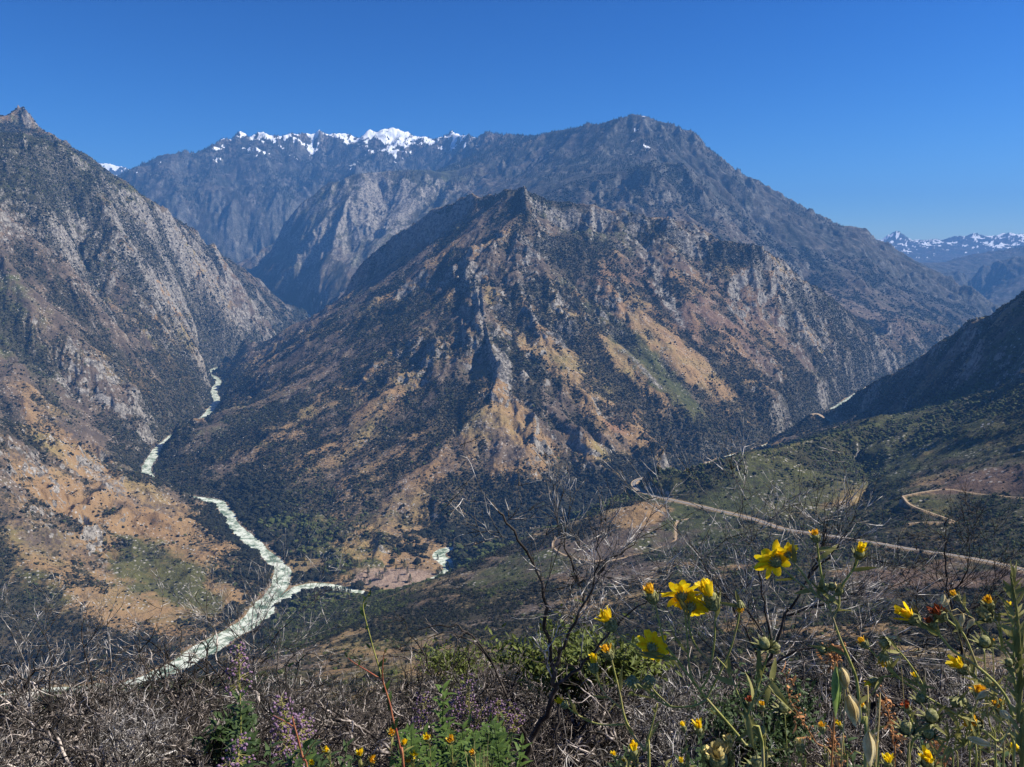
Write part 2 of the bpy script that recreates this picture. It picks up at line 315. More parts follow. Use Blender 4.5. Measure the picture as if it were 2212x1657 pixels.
# ground patches, each with its own middle, reach and lie on the slope
bq = (Y * CP - H * SP); U = CX + FPX * X / bq; V = CY - FPX * (Y * SP + H * CP) / bq
def patch(u, v, a, b, ang, soft=.5):
    t = math.radians(ang); du, dv = U - u, V - v; p = (du * math.cos(t) + dv * math.sin(t)) / a; q_ = (-du * math.sin(t) + dv * math.cos(t)) / b
    return sst(1 + soft, 1 - soft, np.hypot(p, q_) + .55 * n3 + .35 * n2)
midm = (Y > 1900) & (Y < 5600)
for u, v, a, b, g, k in [(1130,435,110,34,0,.35),(1240,545,50,45,0,.4),(1400,500,90,30,10,.2),(620,900,260,150,-35,.16),(900,1120,330,90,0,.15),(560,1060,170,90,20,.2),(880,660,140,60,-30,.3),(1000,760,60,190,8,.2),(200,600,260,190,50,.28),(70,370,150,80,20,.4),(1250,1060,120,60,0,.25),(1150,560,120,90,0,.15),(30,1010,90,120,45,.3),(1590,545,80,30,5,.3),(1820,660,70,30,35,.3),(1700,880,120,60,30,.15)]:
    cover = cover + np.where(midm, patch(u, v, a, b, g), 0) * k
for u, v, a, b, g, k in [(1270,830,130,28,38,.5),(1400,950,120,22,42,.5),(1290,990,80,16,42,.4),(1100,700,120,14,60,.35),(1110,900,150,22,52,.3),(250,1200,170,60,45,.35),(160,980,130,22,40,.4),(60,1080,60,50,0,.3),(1530,830,190,26,42,.3),(1440,720,110,20,45,.3),(1360,790,120,22,45,.25),(420,690,60,120,-20,.15)]:
    m = np.where(midm, patch(u, v, a, b, g), 0); cover = cover - m * k * .5; grass = grass + m * .7
for u, v, a, b, g, k in [(1350,740,230,28,46,.55),(1480,880,130,24,44,.5),(340,1230,130,50,30,.6),(60,1330,110,70,0,.6),(820,480,60,60,0,.0),(1700,1040,120,40,0,.5),(1590,1060,110,40,0,.35),(1120,1240,120,40,-20,.5),(80,380,160,80,20,.5),(640,1120,90,60,40,.5),(1900,1000,60,60,0,.3)]:
    green = green + patch(u, v, a, b, g) * k
green = green + .6 * patch(800, 430, 230, 90, -15) * (Y > 6000) * (Y < 9600)
wl = np.clip(patch(380, 1190, 150, 90, 35) + patch(330, 1320, 170, 70, 10), 0, 1) * (X / Y < -.31) * (Y < 2600) * sst(24, 55, np.minimum(dL, dR0)); cover = cover - .5 * wl; grass = grass + .5 * wl; forest = forest * (1 - wl)
extra = 0
for u, v, a, b, g, k in [(1222,722,30,34,40,.75),(1086,780,16,36,-25,.7),(1032,640,11,70,-8,.6),(1390,800,60,6,45,.6),(1410,585,16,70,-30,.5),(1450,660,12,60,-30,.5),(740,500,150,100,-30,.5),(870,440,110,60,0,.45),(1560,640,110,70,20,.3),(300,560,120,70,50,.25),(170,520,60,40,30,.3),(60,640,60,60,30,.3),(330,620,60,30,50,.3),(200,850,120,60,40,.3),(1420,410,40,22,50,.5),(1470,900,60,30,40,.3),(230,1040,60,16,40,.5),(1300,480,130,50,10,.3)]:
    extra = extra + patch(u, v, a, b, g) * k
rock = np.clip(rock + extra - .34 * lm - .25 * sst(.2, .3, X / Y) * midm, 0, 1); cover = cover + .10 * lm - .07 * midm * (X < 0) + .07 * midm * (X > 0); green = green + .15 * lm
cover = np.clip(cover - .35 * extra, 0, 1) * (1 - bar) * (dTrack > 1.3) * (dRiv > 19)
knob = patch(1375, 1112, 62, 26, 0) * (Y < 1560); red = np.clip(patch(2150, 1035, 130, 24, -4) * .35 + patch(1980, 1250, 200, 60, 10) * .25 + patch(1480, 660, 200, 60, 20) * .5 + patch(1340, 900, 30, 30, 0), 0, 1)
cover = cover * (1 - .8 * knob) * (1 - .5 * patch(2130, 1035, 150, 30, -4)); green = np.clip(green - knob - red, 0, 1); grass = np.clip(grass + knob, 0, 1)
def grid_mesh(name, rsel, label, mat, cat='mountain'):
    # rsel: boolean mask of grid cells (NR-1, NC-1)
    used = np.zeros((NR, NC), bool)
    used[:-1, :-1] |= rsel; used[1:, :-1] |= rsel; used[:-1, 1:] |= rsel; used[1:, 1:] |= rsel
    ids = np.full(NR * NC, -1, np.int64); fl = used.ravel(); n = int(fl.sum()); ids[fl] = np.arange(n)
    ids = ids.reshape(NR, NC)
    f = np.stack([ids[:-1, :-1][rsel], ids[:-1, 1:][rsel], ids[1:, 1:][rsel], ids[1:, :-1][rsel]], 1)
    me = bpy.data.meshes.new(name)
    me.vertices.add(n); me.vertices.foreach_set('co', np.stack([X[used], Y[used], H[used]], 1).astype(np.float32).ravel())
    me.loops.add(f.size); me.loops.foreach_set('vertex_index', f.astype(np.int32).ravel())
    me.polygons.add(len(f)); me.polygons.foreach_set('loop_start', np.arange(0, f.size, 4, dtype=np.int32))
    me.polygons.foreach_set('use_smooth', np.ones(len(f), bool))
    at = me.color_attributes.new('cover', 'FLOAT_COLOR', 'POINT')
    tr = sst(2.2, 1.0, dTrack)
    at.data.foreach_set('color', np.stack([rock[used], grass[used], green[used], snow[used]], 1).astype(np.float32).ravel())
    a2 = me.color_attributes.new('cover2', 'FLOAT_COLOR', 'POINT')
    a2.data.foreach_set('color', np.stack([cover[used], bar[used], tr[used], forest[used]], 1).astype(np.float32).ravel())
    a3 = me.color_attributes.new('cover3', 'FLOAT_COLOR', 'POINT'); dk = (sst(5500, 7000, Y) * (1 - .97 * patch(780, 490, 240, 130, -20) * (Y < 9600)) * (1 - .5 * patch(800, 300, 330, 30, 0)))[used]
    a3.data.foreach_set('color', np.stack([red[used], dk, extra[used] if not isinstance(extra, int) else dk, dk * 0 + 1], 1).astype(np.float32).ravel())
    me.update(calc_edges=True); me.materials.append(mat)
    o = bpy.data.objects.new(name, me); C.objects.link(o)
    o['kind'] = 'structure'; o['label'] = label; o['category'] = cat
    return o
# ------------------------------------------------------------------ materials
class NT:
    def __init__(s, name):
        s.m = bpy.data.materials.new(name); s.m.use_nodes = True; s.t = s.m.node_tree; s.t.nodes.clear()
        s.out = s.n('ShaderNodeOutputMaterial')
    def n(s, t, **k):
        x = s.t.nodes.new(t)
        for a, b in k.items():
            if a.startswith('_'): x.inputs[a[1:].replace('_', ' ')].default_value = b
            else: setattr(x, a, b)
        return x
    def l(s, a, b): s.t.links.new(a, b)
    def noise(s, co, scale, detail=3, rough=.55, out=0):
        x = s.n('ShaderNodeTexNoise'); x.inputs['Scale'].default_value = scale; x.inputs['Detail'].default_value = detail; x.inputs['Roughness'].default_value = rough
        if co is not None: s.l(co, x.inputs['Vector'])
        return x.outputs[out]
    def mp(s, v, a, b, c=0, d=1):
        x = s.n('ShaderNodeMapRange'); x.inputs[1].default_value = a; x.inputs[2].default_value = b; x.inputs[3].default_value = c; x.inputs[4].default_value = d
        s.l(v, x.inputs[0]); return x.outputs[0]
    def math(s, op, a, b=None):
        x = s.n('ShaderNodeMath', operation=op)
        for i, q in enumerate((a, b)):
            if q is None: continue
            if isinstance(q, (int, float)): x.inputs[i].default_value = q
            else: s.l(q, x.inputs[i])
        return x.outputs[0]
    def mix(s, f, a, b):
        x = s.n('ShaderNodeMix', data_type='RGBA')
        for i, q in ((0, f), (6, a), (7, b)):
            if isinstance(q, (int, float)): x.inputs[i].default_value = q
            elif isinstance(q, tuple): x.inputs[i].default_value = (*q, 1)
            else: s.l(q, x.inputs[i])
        return x.outputs[2]
    def ramp(s, f, stops):
        x = s.n('ShaderNodeValToRGB'); r = x.color_ramp
        while len(r.elements) < len(stops): r.elements.new(.5)
        for e, (p, c) in zip(r.elements, stops): e.position = p; e.color = (*c, 1)
        s.l(f, x.inputs[0]); return x.outputs[0]
    def bsdf(s, col, rough=.8, normal=None, spec=.2, **k):
        b = s.n('ShaderNodeBsdfPrincipled'); b.inputs['Specular IOR Level'].default_value = spec
        for nm, q in (('Base Color', col), ('Roughness', rough)):
            if isinstance(q, tuple): b.inputs[nm].default_value = (*q, 1)
            elif isinstance(q, (int, float)): b.inputs[nm].default_value = q
            else: s.l(q, b.inputs[nm])
        if normal is not None: s.l(normal, b.inputs['Normal'])
        for a, q in k.items(): b.inputs[a].default_value = q
        s.l(b.outputs[0], s.out.inputs['Surface']); return b
def m_terrain():
    t = NT('hillside ground')
    co = t.n('ShaderNodeNewGeometry').outputs['Position']
    a = t.n('ShaderNodeAttribute', attribute_name='cover'); b = t.n('ShaderNodeAttribute', attribute_name='cover2')
    sa = t.n('ShaderNodeSeparateColor'); t.l(a.outputs['Color'], sa.inputs[0]); sb = t.n('ShaderNodeSeparateColor'); t.l(b.outputs['Color'], sb.inputs[0])
    rock, grass, green = sa.outputs[0], sa.outputs[1], sa.outputs[2]; snow = a.outputs['Alpha']
    cov, bar, trk = sb.outputs[0], sb.outputs[1], sb.outputs[2]; forest = b.outputs['Alpha']
    nf = t.noise(co, .09, 4, .65); nm = t.noise(co, .02, 4, .6); nl = t.noise(co, .004, 3, .6); nd = t.noise(co, .45, 3, .6)
    soil = t.ramp(nm, [(.25, (.06, .047, .038)), (.5, (.12, .092, .07)), (.72, (.20, .145, .10))])
    dry = t.ramp(nl, [(.3, (.24, .150, .075)), (.5, (.29, .19, .095)), (.68, (.24, .19, .08))])
    c = t.mix(t.mp(t.math('ADD', grass, t.mp(nf, .3, .7, -.25, .25)), .35, .75), soil, dry)
    a4 = t.n('ShaderNodeAttribute', attribute_name='cover3'); s4 = t.n('ShaderNodeSeparateColor'); t.l(a4.outputs['Color'], s4.inputs[0])
    c = t.mix(t.math('MULTIPLY', s4.outputs[0], .75), c, t.ramp(nm, [(.3, (.17, .085, .055)), (.7, (.27, .15, .10))]))
    grn = t.ramp(nf, [(.3, (.030, .042, .016)), (.7, (.085, .10, .028))])
    c = t.mix(t.mp(t.math('ADD', green, t.mp(nm, .3, .7, -.3, .3)), .45, .8, 0, .85), c, grn)
    rk = t.ramp(t.noise(co, .05, 5, .7), [(.34, (.055, .050, .044)), (.47, (.14, .127, .112)), (.58, (.34, .315, .28)), (.70, (.19, .168, .145))])
    c = t.mix(t.mp(t.math('ADD', rock, t.mp(nf, .3, .7, -.35, .35)), .40, .62), c, rk)
    # boulders and outcrop chips strewn about
    vo = t.n('ShaderNodeTexVoronoi'); vo.inputs['Scale'].default_value = .11; t.l(co, vo.inputs['Vector'])
    chip = t.math('MULTIPLY', t.mp(vo.outputs['Distance'], .34, .22), t.mp(nm, .5, .6))
    c = t.mix(chip, c, (.42, .39, .36))
    # low brush seen as texture where no single shrub shows
    br = t.math('ADD', t.noise(co, .13, 3, .7), t.mp(cov, 0, 1, -.2, .22))
    c = t.mix(t.mp(br, .47, .55, 0, .88), c, t.ramp(nd, [(.3, (.022, .022, .014)), (.7, (.058, .054, .034))]))
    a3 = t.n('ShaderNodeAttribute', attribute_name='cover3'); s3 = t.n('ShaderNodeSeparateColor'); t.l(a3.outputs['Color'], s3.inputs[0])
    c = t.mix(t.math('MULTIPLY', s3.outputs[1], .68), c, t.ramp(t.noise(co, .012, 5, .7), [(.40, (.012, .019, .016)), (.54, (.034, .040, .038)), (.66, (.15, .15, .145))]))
    c = t.mix(bar, c, t.ramp(nf, [(.3, (.22, .15, .11)), (.7, (.36, .27, .21))]))
    c = t.mix(t.math('MULTIPLY', trk, t.mp(nd, .2, .5, .6, 1)), c, t.ramp(nd, [(.3, (.33, .22, .12)), (.7, (.45, .31, .18))]))
    c = t.mix(t.mp(t.math('ADD', snow, t.mp(t.noise(co, .012, 4, .7), .3, .7, -.35, .35)), .48, .56), c, (.85, .88, .92))
    bp = t.n('ShaderNodeBump'); bp.inputs['Distance'].default_value = 8; bp.inputs['Strength'].default_value = 1.0; t.l(t.noise(co, .06, 6, .7), bp.inputs['Height'])
    t.bsdf(c, .92, bp.outputs[0], .1)
    return t.m
M_TER = m_terrain()
def m_water():
    t = NT('river whitewater')
    co = t.n('ShaderNodeNewGeometry').outputs['Position']
    mp = t.n('ShaderNodeMapping'); t.l(co, mp.inputs[0])
    n = t.noise(mp.outputs[0], .05, 6, .75)
    c = t.ramp(n, [(.40, (.09, .14, .085)), (.47, (.27, .33, .235)), (.55, (.68, .71, .60))])
    bp = t.n('ShaderNodeBump'); bp.inputs['Distance'].default_value = 1.2; t.l(n, bp.inputs['Height'])
    t.bsdf(c, .45, bp.outputs[0], .4); return t.m
def m_simple(name, stops, scale=2.0, rough=.85, bump=0, spec=.2, **k):
    t = NT(name); co = t.n('ShaderNodeTexCoord').outputs['Object']
    n = t.noise(co, scale, 4, .6); c = t.ramp(n, stops); nrm = None
    if bump:
        bp = t.n('ShaderNodeBump'); bp.inputs['Distance'].default_value = bump; t.l(n, bp.inputs['Height']); nrm = bp.outputs[0]
    t.bsdf(c, rough, nrm, spec, **k); return t.m
M_WAT = m_water()
M_ROAD = m_simple('asphalt road', [(.35, (.12, .112, .108)), (.65, (.19, .175, .165))], .6)
M_SHLD = m_simple('road shoulder', [(.35, (.34, .25, .16)), (.65, (.46, .35, .23))], .4)
M_PAINT = m_simple('road paint', [(.4, (.6, .58, .5)), (.6, (.7, .68, .6))], 1)
# ------------------------------------------------------------------ split the land into its masses
yc = np.sqrt(Y[:-1, :-1] * Y[1:, 1:]); sc_ = (X / Y)[:-1, :-1] + .5 * (ss[1] - ss[0])
rs = np.array([p[0] / p[1] for p in RL]); ry = np.array([p[1] for p in RL])
sR = np.array([p[0] / p[1] for p in RR]); yR = np.array([p[1] for p in RR])
nb_s = [-.80, -.62, -.40, -.33, -.295, -.24, -.20, -.08, 0.0, .12, .27, .33, .36, .46, .60, .80]
nb_y = [1220, 1330, 1440, 1640, 1780, 1790, 1760, 1850, 2070, 2330, 2850, 3040, 3350, 4700, 6200, 8200]
Ynear = np.interp(sc_, nb_s, nb_y)
Yfar = np.interp(sc_, [-.80, -.60, -.48, -.38, -.30, -.25, -.18, -.05, .10, .25, .37, .47, .6, .8], [6300, 7300, 8000, 7800, 7300, 6800, 5950, 5620, 5420, 5300, 5350, 5300, 6200, 8200])
near_f = yc < Ynear
far_f = yc > Yfar
lx = np.interp(yc, [p[1] for p in RIVER_L if p[1] > 2300], [p[0] for p in RIVER_L if p[1] > 2300])
lx = np.where(yc < 2385, -560 - (yc - 1860) * .71, lx)
mid = ~near_f & ~far_f
left_f = mid & (yc * sc_ < lx)
cen_f = mid & ~left_f
H_near = grid_mesh('hillside', near_f, 'scrubby near hillside falling from the viewpoint to the river, crossed by the road', M_TER, 'hillside')
H_left = grid_mesh('mountain', left_f, 'steep rocky mountain slope on the left bank of the river, tan grass low down', M_TER)
H_cen = grid_mesh('mountain', cen_f, 'rugged brown mountain between the two river forks in the middle', M_TER)
far1 = far_f & (yc < 11200 + 0 * yc) & (sc_ > -.335) & (yc < 10000)
H_peak = grid_mesh('mountain', far1, 'tall hazy blue peak behind the brown middle mountain', M_TER)
H_far = grid_mesh('mountain', far_f & ~far1, 'distant blue ranges with snow along their crests', M_TER)
log('terrain meshes')
def strip(name, poly, half, mat, dz, nacross=2, parent=None, rough=0, wv=False):
    poly = [np.array(p) for p in poly]; V = []; F = []
    n = len(poly)
    for i, p in enumerate(poly):
        d = poly[min(i + 1, n - 1)] - poly[max(i - 1, 0)]; d = d[:2] / (np.hypot(*d[:2]) + 1e-9); nx, ny = -d[1], d[0]
        for k in range(nacross + 1):
            t = (k / nacross * 2 - 1) * half
            V.append((p[0] + nx * t, p[1] + ny * t, p[2] + dz + (random.uniform(-rough, rough))))
    for i in range(n - 1):
        for k in range(nacross):
            a = i * (nacross + 1) + k; F.append((a, a + 1, a + nacross + 2, a + nacross + 1))
    me = bpy.data.meshes.new(name); me.from_pydata(V, [], F); me.materials.append(mat)
    o = bpy.data.objects.new(name, me); C.objects.link(o); o.parent = parent
    for p in me.polygons: p.use_smooth = True
    return o
random.seed(3)
def dense(poly, step):
    out = []
    for a, b in zip(poly[:-1], poly[1:]):
        n = max(1, int(np.hypot(*(b - a)[:2]) / step))
        for k in range(n): out.append(a + (b - a) * k / n)
    return out + [poly[-1]]
o = strip('river', dense(RL, 5), 38, M_WAT, 0, 12, rough=.12); o['kind'] = 'structure'; o['label'] = 'pale foaming river winding up the left canyon'; o['category'] = 'river'
i0 = next(i for i, p in enumerate(RR) if p[0] / p[1] > -.074 and i > 50); i1 = next(i for i, p in enumerate(RR) if p[0] / p[1] > .187)
o2 = strip('river', dense(RR[i1:], 5), 20, M_WAT, -.25, 10, rough=.12); o2['kind'] = 'structure'; o2['label'] = 'short white reach of the south fork far up the right canyon'; o2['category'] = 'river'
o = strip('river', dense(RR[6:i0], 5), 20, M_WAT, -.25, 10, rough=.12); o['kind'] = 'structure'; o['label'] = 'white south fork of the river joining from the right'; o['category'] = 'river'
o = strip('road', dense(RDS[0], 4), 3.9, M_ROAD, .55); o['kind'] = 'structure'; o['label'] = 'grey two-lane road curving down the near hillside'; o['category'] = 'road'
sh = strip('shoulder', dense(RDS[0], 4), 6.4, M_SHLD, .42)
sh.parent = o
cl = strip('centre_line', dense(RDS[0], 4), .22, M_PAINT, .57); cl.parent = o
o = strip('road', dense(RDS[1], 4), 6.2, M_SHLD, .8); o['kind'] = 'structure'; o['label'] = 'short stretch of pale road cut around the far right spur'; o['category'] = 'road'
for i, (w, lb) in enumerate([(1.3, 'upper dirt track running right across the brown slope'), (1.3, 'dirt track dropping from its hairpin down the brown slope'), (1.3, 'lowest short dirt track on the right slope'), (1.2, 'narrow trail looping around the orange knoll')]):
    o = strip('dirt_track', dense(RDS[2 + i], 3), w, M_SHLD, .35, 2); o['kind'] = 'structure'; o['label'] = lb; o['category'] = 'track'
# ------------------------------------------------------------------ brush, trees and rocks on the slopes
slopeang = H / Y
rmx = np.maximum.accumulate(slopeang, axis=0)
rmx = np.vstack([np.full((1, NC), -9.), rmx[:-1]])
vis = ((H + 6) / Y > rmx - .010)
vis &= (np.abs(X / Y) < .72)
cellA = (ss[1] - ss[0]) * Y * np.gradient(ys)[:, None] * np.sqrt(1 + SL ** 2)
def scatter(dens, r_fn, maxn):
    lam = np.where(vis, dens * cellA, 0)
    tot = lam.sum(); k = min(1, maxn / tot); log('scatter expects', int(tot), 'cap', maxn)
    cnt = rng.poisson(lam * k); rr, cc = np.nonzero(cnt); rep_ = cnt[rr, cc]; rr = np.repeat(rr, rep_); cc = np.repeat(cc, rep_)
    ok = (rr < NR - 1) & (cc < NC - 1); rr = rr[ok]; cc = cc[ok]; fr = rng.random(len(rr)); fc = rng.random(len(rr))
    f = lambda A_: (A_[rr, cc] * (1 - fr) + A_[rr + 1, cc] * fr) * (1 - fc) + (A_[rr, cc + 1] * (1 - fr) + A_[rr + 1, cc + 1] * fr) * fc
    y = f(Y); x = f(X); z = f(H)
    return x, y, z, rr, cc
import bmesh
def blob_mesh(name, seed, sub, jit, flat, mat, sy=1):
    r = random.Random(seed); bm = bmesh.new(); bmesh.ops.create_icosphere(bm, subdivisions=sub, radius=1)
    offs = [Vector((r.uniform(-1, 1), r.uniform(-1, 1), r.uniform(-1, 1))).normalized() for _ in range(9)]; am = [r.uniform(.1, .45) for _ in offs]
    for v in bm.verts:
        n = v.co.normalized(); k = .72 + sum(a * max(0, n.dot(o)) ** 6 for a, o in zip(am, offs)) + r.uniform(-jit, jit)
        v.co = n * k; v.co.z *= flat; v.co.y *= sy
    me = bpy.data.meshes.new(name); bm.to_mesh(me); bm.free(); me.materials.append(mat); return me
def m_bush(name, cols, instanced=True):
    t = NT(name)
    if instanced:
        a = t.n('ShaderNodeAttribute', attribute_name='tint'); a.attribute_type = 'INSTANCER'; f = a.outputs['Fac']
    else:
        f = t.n('ShaderNodeObjectInfo').outputs['Random']
    co = t.n('ShaderNodeTexCoord').outputs['Object']
    c = t.ramp(f, cols)
    n = t.noise(co, 4.0, 3, .7)
    c2 = t.n('ShaderNodeHueSaturation'); t.l(c, c2.inputs['Color']); t.l(t.mp(n, .3, .7, .35, 1.2), c2.inputs['Value'])
    t.bsdf(c2.outputs[0], .85, None, .15); return t.m
BC = [(0, (.013, .015, .009)), (.35, (.025, .027, .015)), (.55, (.036, .038, .018)), (.66, (.075, .095, .028)), (.72, (.10, .115, .035)), (.78, (.06, .052, .038)), (.9, (.10, .088, .072)), (1, (.15, .14, .12))]
M_BUSH = m_bush('bush leaves', BC); M_BUSHO = m_bush('bush leaves near', BC[:6], False)
M_RIP = m_bush('riverside trees', [(0, (.018, .030, .012)), (.6, (.03, .042, .016)), (1, (.05, .06, .02))])
M_ROCK = m_bush('pale rock', [(0, (.22, .20, .185)), (.6, (.38, .35, .32)), (1, (.52, .49, .46))])
def hidden(me, nm):
    o = bpy.data.objects.new(nm, me); return o
def instancer(name, x, y, z, rad, tint, variants, label, cat, tilt=0, pick=None):
    me = bpy.data.meshes.new(name); n = len(x)
    me.vertices.add(n); me.vertices.foreach_set('co', np.stack([x, y, z], 1).astype(np.float32).ravel())
    for nm, v, ty in (('rad', rad, 'FLOAT'), ('tint', tint, 'FLOAT')):
        at = me.attributes.new(nm, ty, 'POINT'); at.data.foreach_set('value', v.astype(np.float32))
    at = me.attributes.new('pick', 'INT', 'POINT'); at.data.foreach_set('value', (rng.integers(0, len(variants), n) if pick is None else pick).astype(np.int32))
    at = me.attributes.new('rot', 'FLOAT_VECTOR', 'POINT'); at.data.foreach_set('vector', np.stack([rng.normal(0, tilt, n), rng.normal(0, tilt, n), rng.random(n) * 6.28], 1).astype(np.float32).ravel())
    o = bpy.data.objects.new(name, me); C.objects.link(o); o['kind'] = 'stuff'; o['label'] = label; o['category'] = cat
    col = bpy.data.collections.new(name + '_shapes')
    for i, v in enumerate(variants): col.objects.link(hidden(v, '%s_shape_%d' % (name, i)))
    g = bpy.data.node_groups.new(name, 'GeometryNodeTree')
    g.interface.new_socket('Geometry', in_out='INPUT', socket_type='NodeSocketGeometry'); g.interface.new_socket('Geometry', in_out='OUTPUT', socket_type='NodeSocketGeometry')
    N = g.nodes.new; gi = N('NodeGroupInput'); go = N('NodeGroupOutput'); ip = N('GeometryNodeInstanceOnPoints'); ci = N('GeometryNodeCollectionInfo')
    ci.inputs['Collection'].default_value = col; ci.inputs['Separate Children'].default_value = True; ci.inputs['Reset Children'].default_value = True
    ip.inputs['Pick Instance'].default_value = True
    def attr(nm, ty):
        a = N('GeometryNodeInputNamedAttribute'); a.data_type = ty; a.inputs['Name'].default_value = nm
        return [s for s in a.outputs if s.enabled and s.name == 'Attribute'][0]
    L = g.links.new
    L(gi.outputs[0], ip.inputs['Points']); L(ci.outputs[0], ip.inputs['Instance']); L(attr('pick', 'INT'), ip.inputs['Instance Index'])
    L(attr('rot', 'FLOAT_VECTOR'), ip.inputs['Rotation']); L(attr('rad', 'FLOAT'), ip.inputs['Scale']); L(ip.outputs[0], go.inputs[0])
    md = o.modifiers.new('scatter', 'NODES'); md.node_group = g
    return o
V_B = [blob_mesh('bush_shape', 10 + i, 2, .13, .8, M_BUSH) for i in range(6)]
def leafy_mesh(name, seed, mat, n=420, size=.10, core=True):
    r = random.Random(seed); V = []; F = []
    lob = [(Vector((r.gauss(0, .42), r.gauss(0, .42), r.uniform(-.1, .5))), r.uniform(.3, .55)) for _ in range(9)]
    if core:
        bm = bmesh.new(); bmesh.ops.create_icosphere(bm, subdivisions=2, radius=.62)
        for v in bm.verts: v.co *= r.uniform(.75, 1.1); v.co.z *= .8
        V += [tuple(v.co) for v in bm.verts]; F += [tuple(q.index for q in f.verts) for f in bm.faces]; bm.free()
    for i in range(n):
        c, rad = r.choice(lob); d = Vector((r.gauss(0, 1), r.gauss(0, 1), r.gauss(.25, 1))).normalized(); p = c + d * rad * r.uniform(.75, 1.12)
        a = (d + Vector((r.gauss(0, .6), r.gauss(0, .6), r.gauss(0, .6)))).normalized(); t = a.orthogonal().normalized(); t.rotate(Matrix.Rotation(r.uniform(0, 6.28), 3, a)); b = a.cross(t)
        s_ = size * r.uniform(.6, 1.4); k = len(V); V += [tuple(p - t * s_ * .5), tuple(p + b * s_ * .35), tuple(p + t * s_ * .7), tuple(p - b * s_ * .35)]; F.append((k, k + 1, k + 2, k + 3))
    me = bpy.data.meshes.new(name); me.from_pydata(V, [], F); me.materials.append(mat); return me
V_BN = [leafy_mesh('bush_shape_leafy', 200 + i, M_BUSH) for i in range(4)]
V_R = [blob_mesh('rock_shape', 30 + i, 1, .16, .75, M_ROCK, .7) for i in range(4)]
# brush
rscale = 1 + .9 * sst(3000, 6500, Y)
rmean = 1.75 * rscale * np.where(Y < 1700, .85, 1)
clump = sst(-.35, .5, fbm(X / 22, Y / 22, 2, 131) + 1.5 * (cover - .5))
dens = (.04 + .9 * clump * sst(.05, .85, cover)) / (3.1416 * rmean ** 2) * (Y > 60) * (Y < 7000) * sst(20, 400, Y) * (dTrack > 1.7) * (dRiv > 21) * (1 - .93 * bar)
x, y, z, rr, cc = scatter(dens, None, 430000)
rm = rmean[rr, cc] * np.exp(rng.normal(.05, .5, len(x)).clip(-1, 1.1))
fo = forest[rr, cc]; gm_ = green[rr, cc]
rm = rm * (1 + 1.1 * fo * (rng.random(len(x)) < .5))
gray = sst(.1, .6, fbm(x / 200, y / 200, 3, 141)) * .5
tint = rng.random(len(x)) * .55 + .25 * gm_ * rng.random(len(x)) + np.where(rng.random(len(x)) < gray * .7 + .06, .32, 0)
tint = np.where(fo > .4, tint * .7, tint); tint = np.where((y > 500) & nearhill[rr, cc] & (gm_ > .55) & (rng.random(len(x)) < .6), .62 + .1 * rng.random(len(x)), tint)
size_px = rm / y
# the 300 bushes that show largest stand as things of their own
cand = np.argsort(-(size_px * (y > 650) * (y < 1500) * (np.abs(x / y) < .62) * (z / y > -.47) * ((z + rm) / y > rmx[rr, cc] + .001)))[:1600]
sel = []; taken = []
for i in cand:
    p = (x[i], y[i])
    if all((p[0] - q[0]) ** 2 + (p[1] - q[1]) ** 2 > 81 for q in taken[-400:]): sel.append(i); taken.append(p)
    if len(sel) == 290: break
keep = np.ones(len(x), bool); keep[sel] = False
pk = np.where(y[keep] < 1500, 6 + rng.integers(0, 4, keep.sum()), rng.integers(0, 6, keep.sum()))
instancer('scrub', x[keep], y[keep], z[keep] + rm[keep] * .25, rm[keep], tint[keep], V_B + V_BN, 'dark low chaparral scrub speckling every slope', 'scrub', .2, pk)
V_N = [leafy_mesh('bush_near', 250 + i, M_BUSHO, 600, .085) for i in range(5)]
for j, i in enumerate(sel):
    o = bpy.data.objects.new('hillside_bush', V_N[j % 5]); C.objects.link(o)
    o.location = (x[i], y[i], z[i] + rm[i] * .25); o.scale = (rm[i],) * 3; o.rotation_euler = (0, 0, random.uniform(0, 6.28))
    o['label'] = 'dark rounded scrub bush on the near hillside around the road'; o['category'] = 'bush'; o['group'] = 'scrub bushes on the near hillside'
# rocks
rd = (.0009 + .0035 * (Y > 1900) * sst(-.3, .5, n2 + n3) + .016 * sst(.3, .8, rock) * sst(-.2, .4, n3) + .004 * bar + .012 * (dRiv < 26) * (Y < 3200)) * (Y > 500) * (Y < 6000) * (dRiv > 14.5) * (dTrack > 1.5) * np.where(nearhill, .15, 1)
x2, y2, z2, r2, c2 = scatter(rd, None, 130000)
rr2 = np.exp(rng.normal(.5, .55, len(x2))) * (1 + .8 * sst(2500, 5500, y2)); rr2 = np.minimum(rr2, 3.0 + .8 * (y2 > 3500)); rr2 = np.where(nearhill[r2, c2], np.minimum(rr2, 1.3), rr2); rr2 = np.where(bar[r2, c2] > .3, rr2 * .6, rr2)
instancer('rubble', x2, y2, z2, rr2, rng.random(len(x2)), V_R, 'pale granite rubble and outcrops scattered over the slopes', 'rubble', .6)
log('scrub', keep.sum(), 'rocks', len(x2))
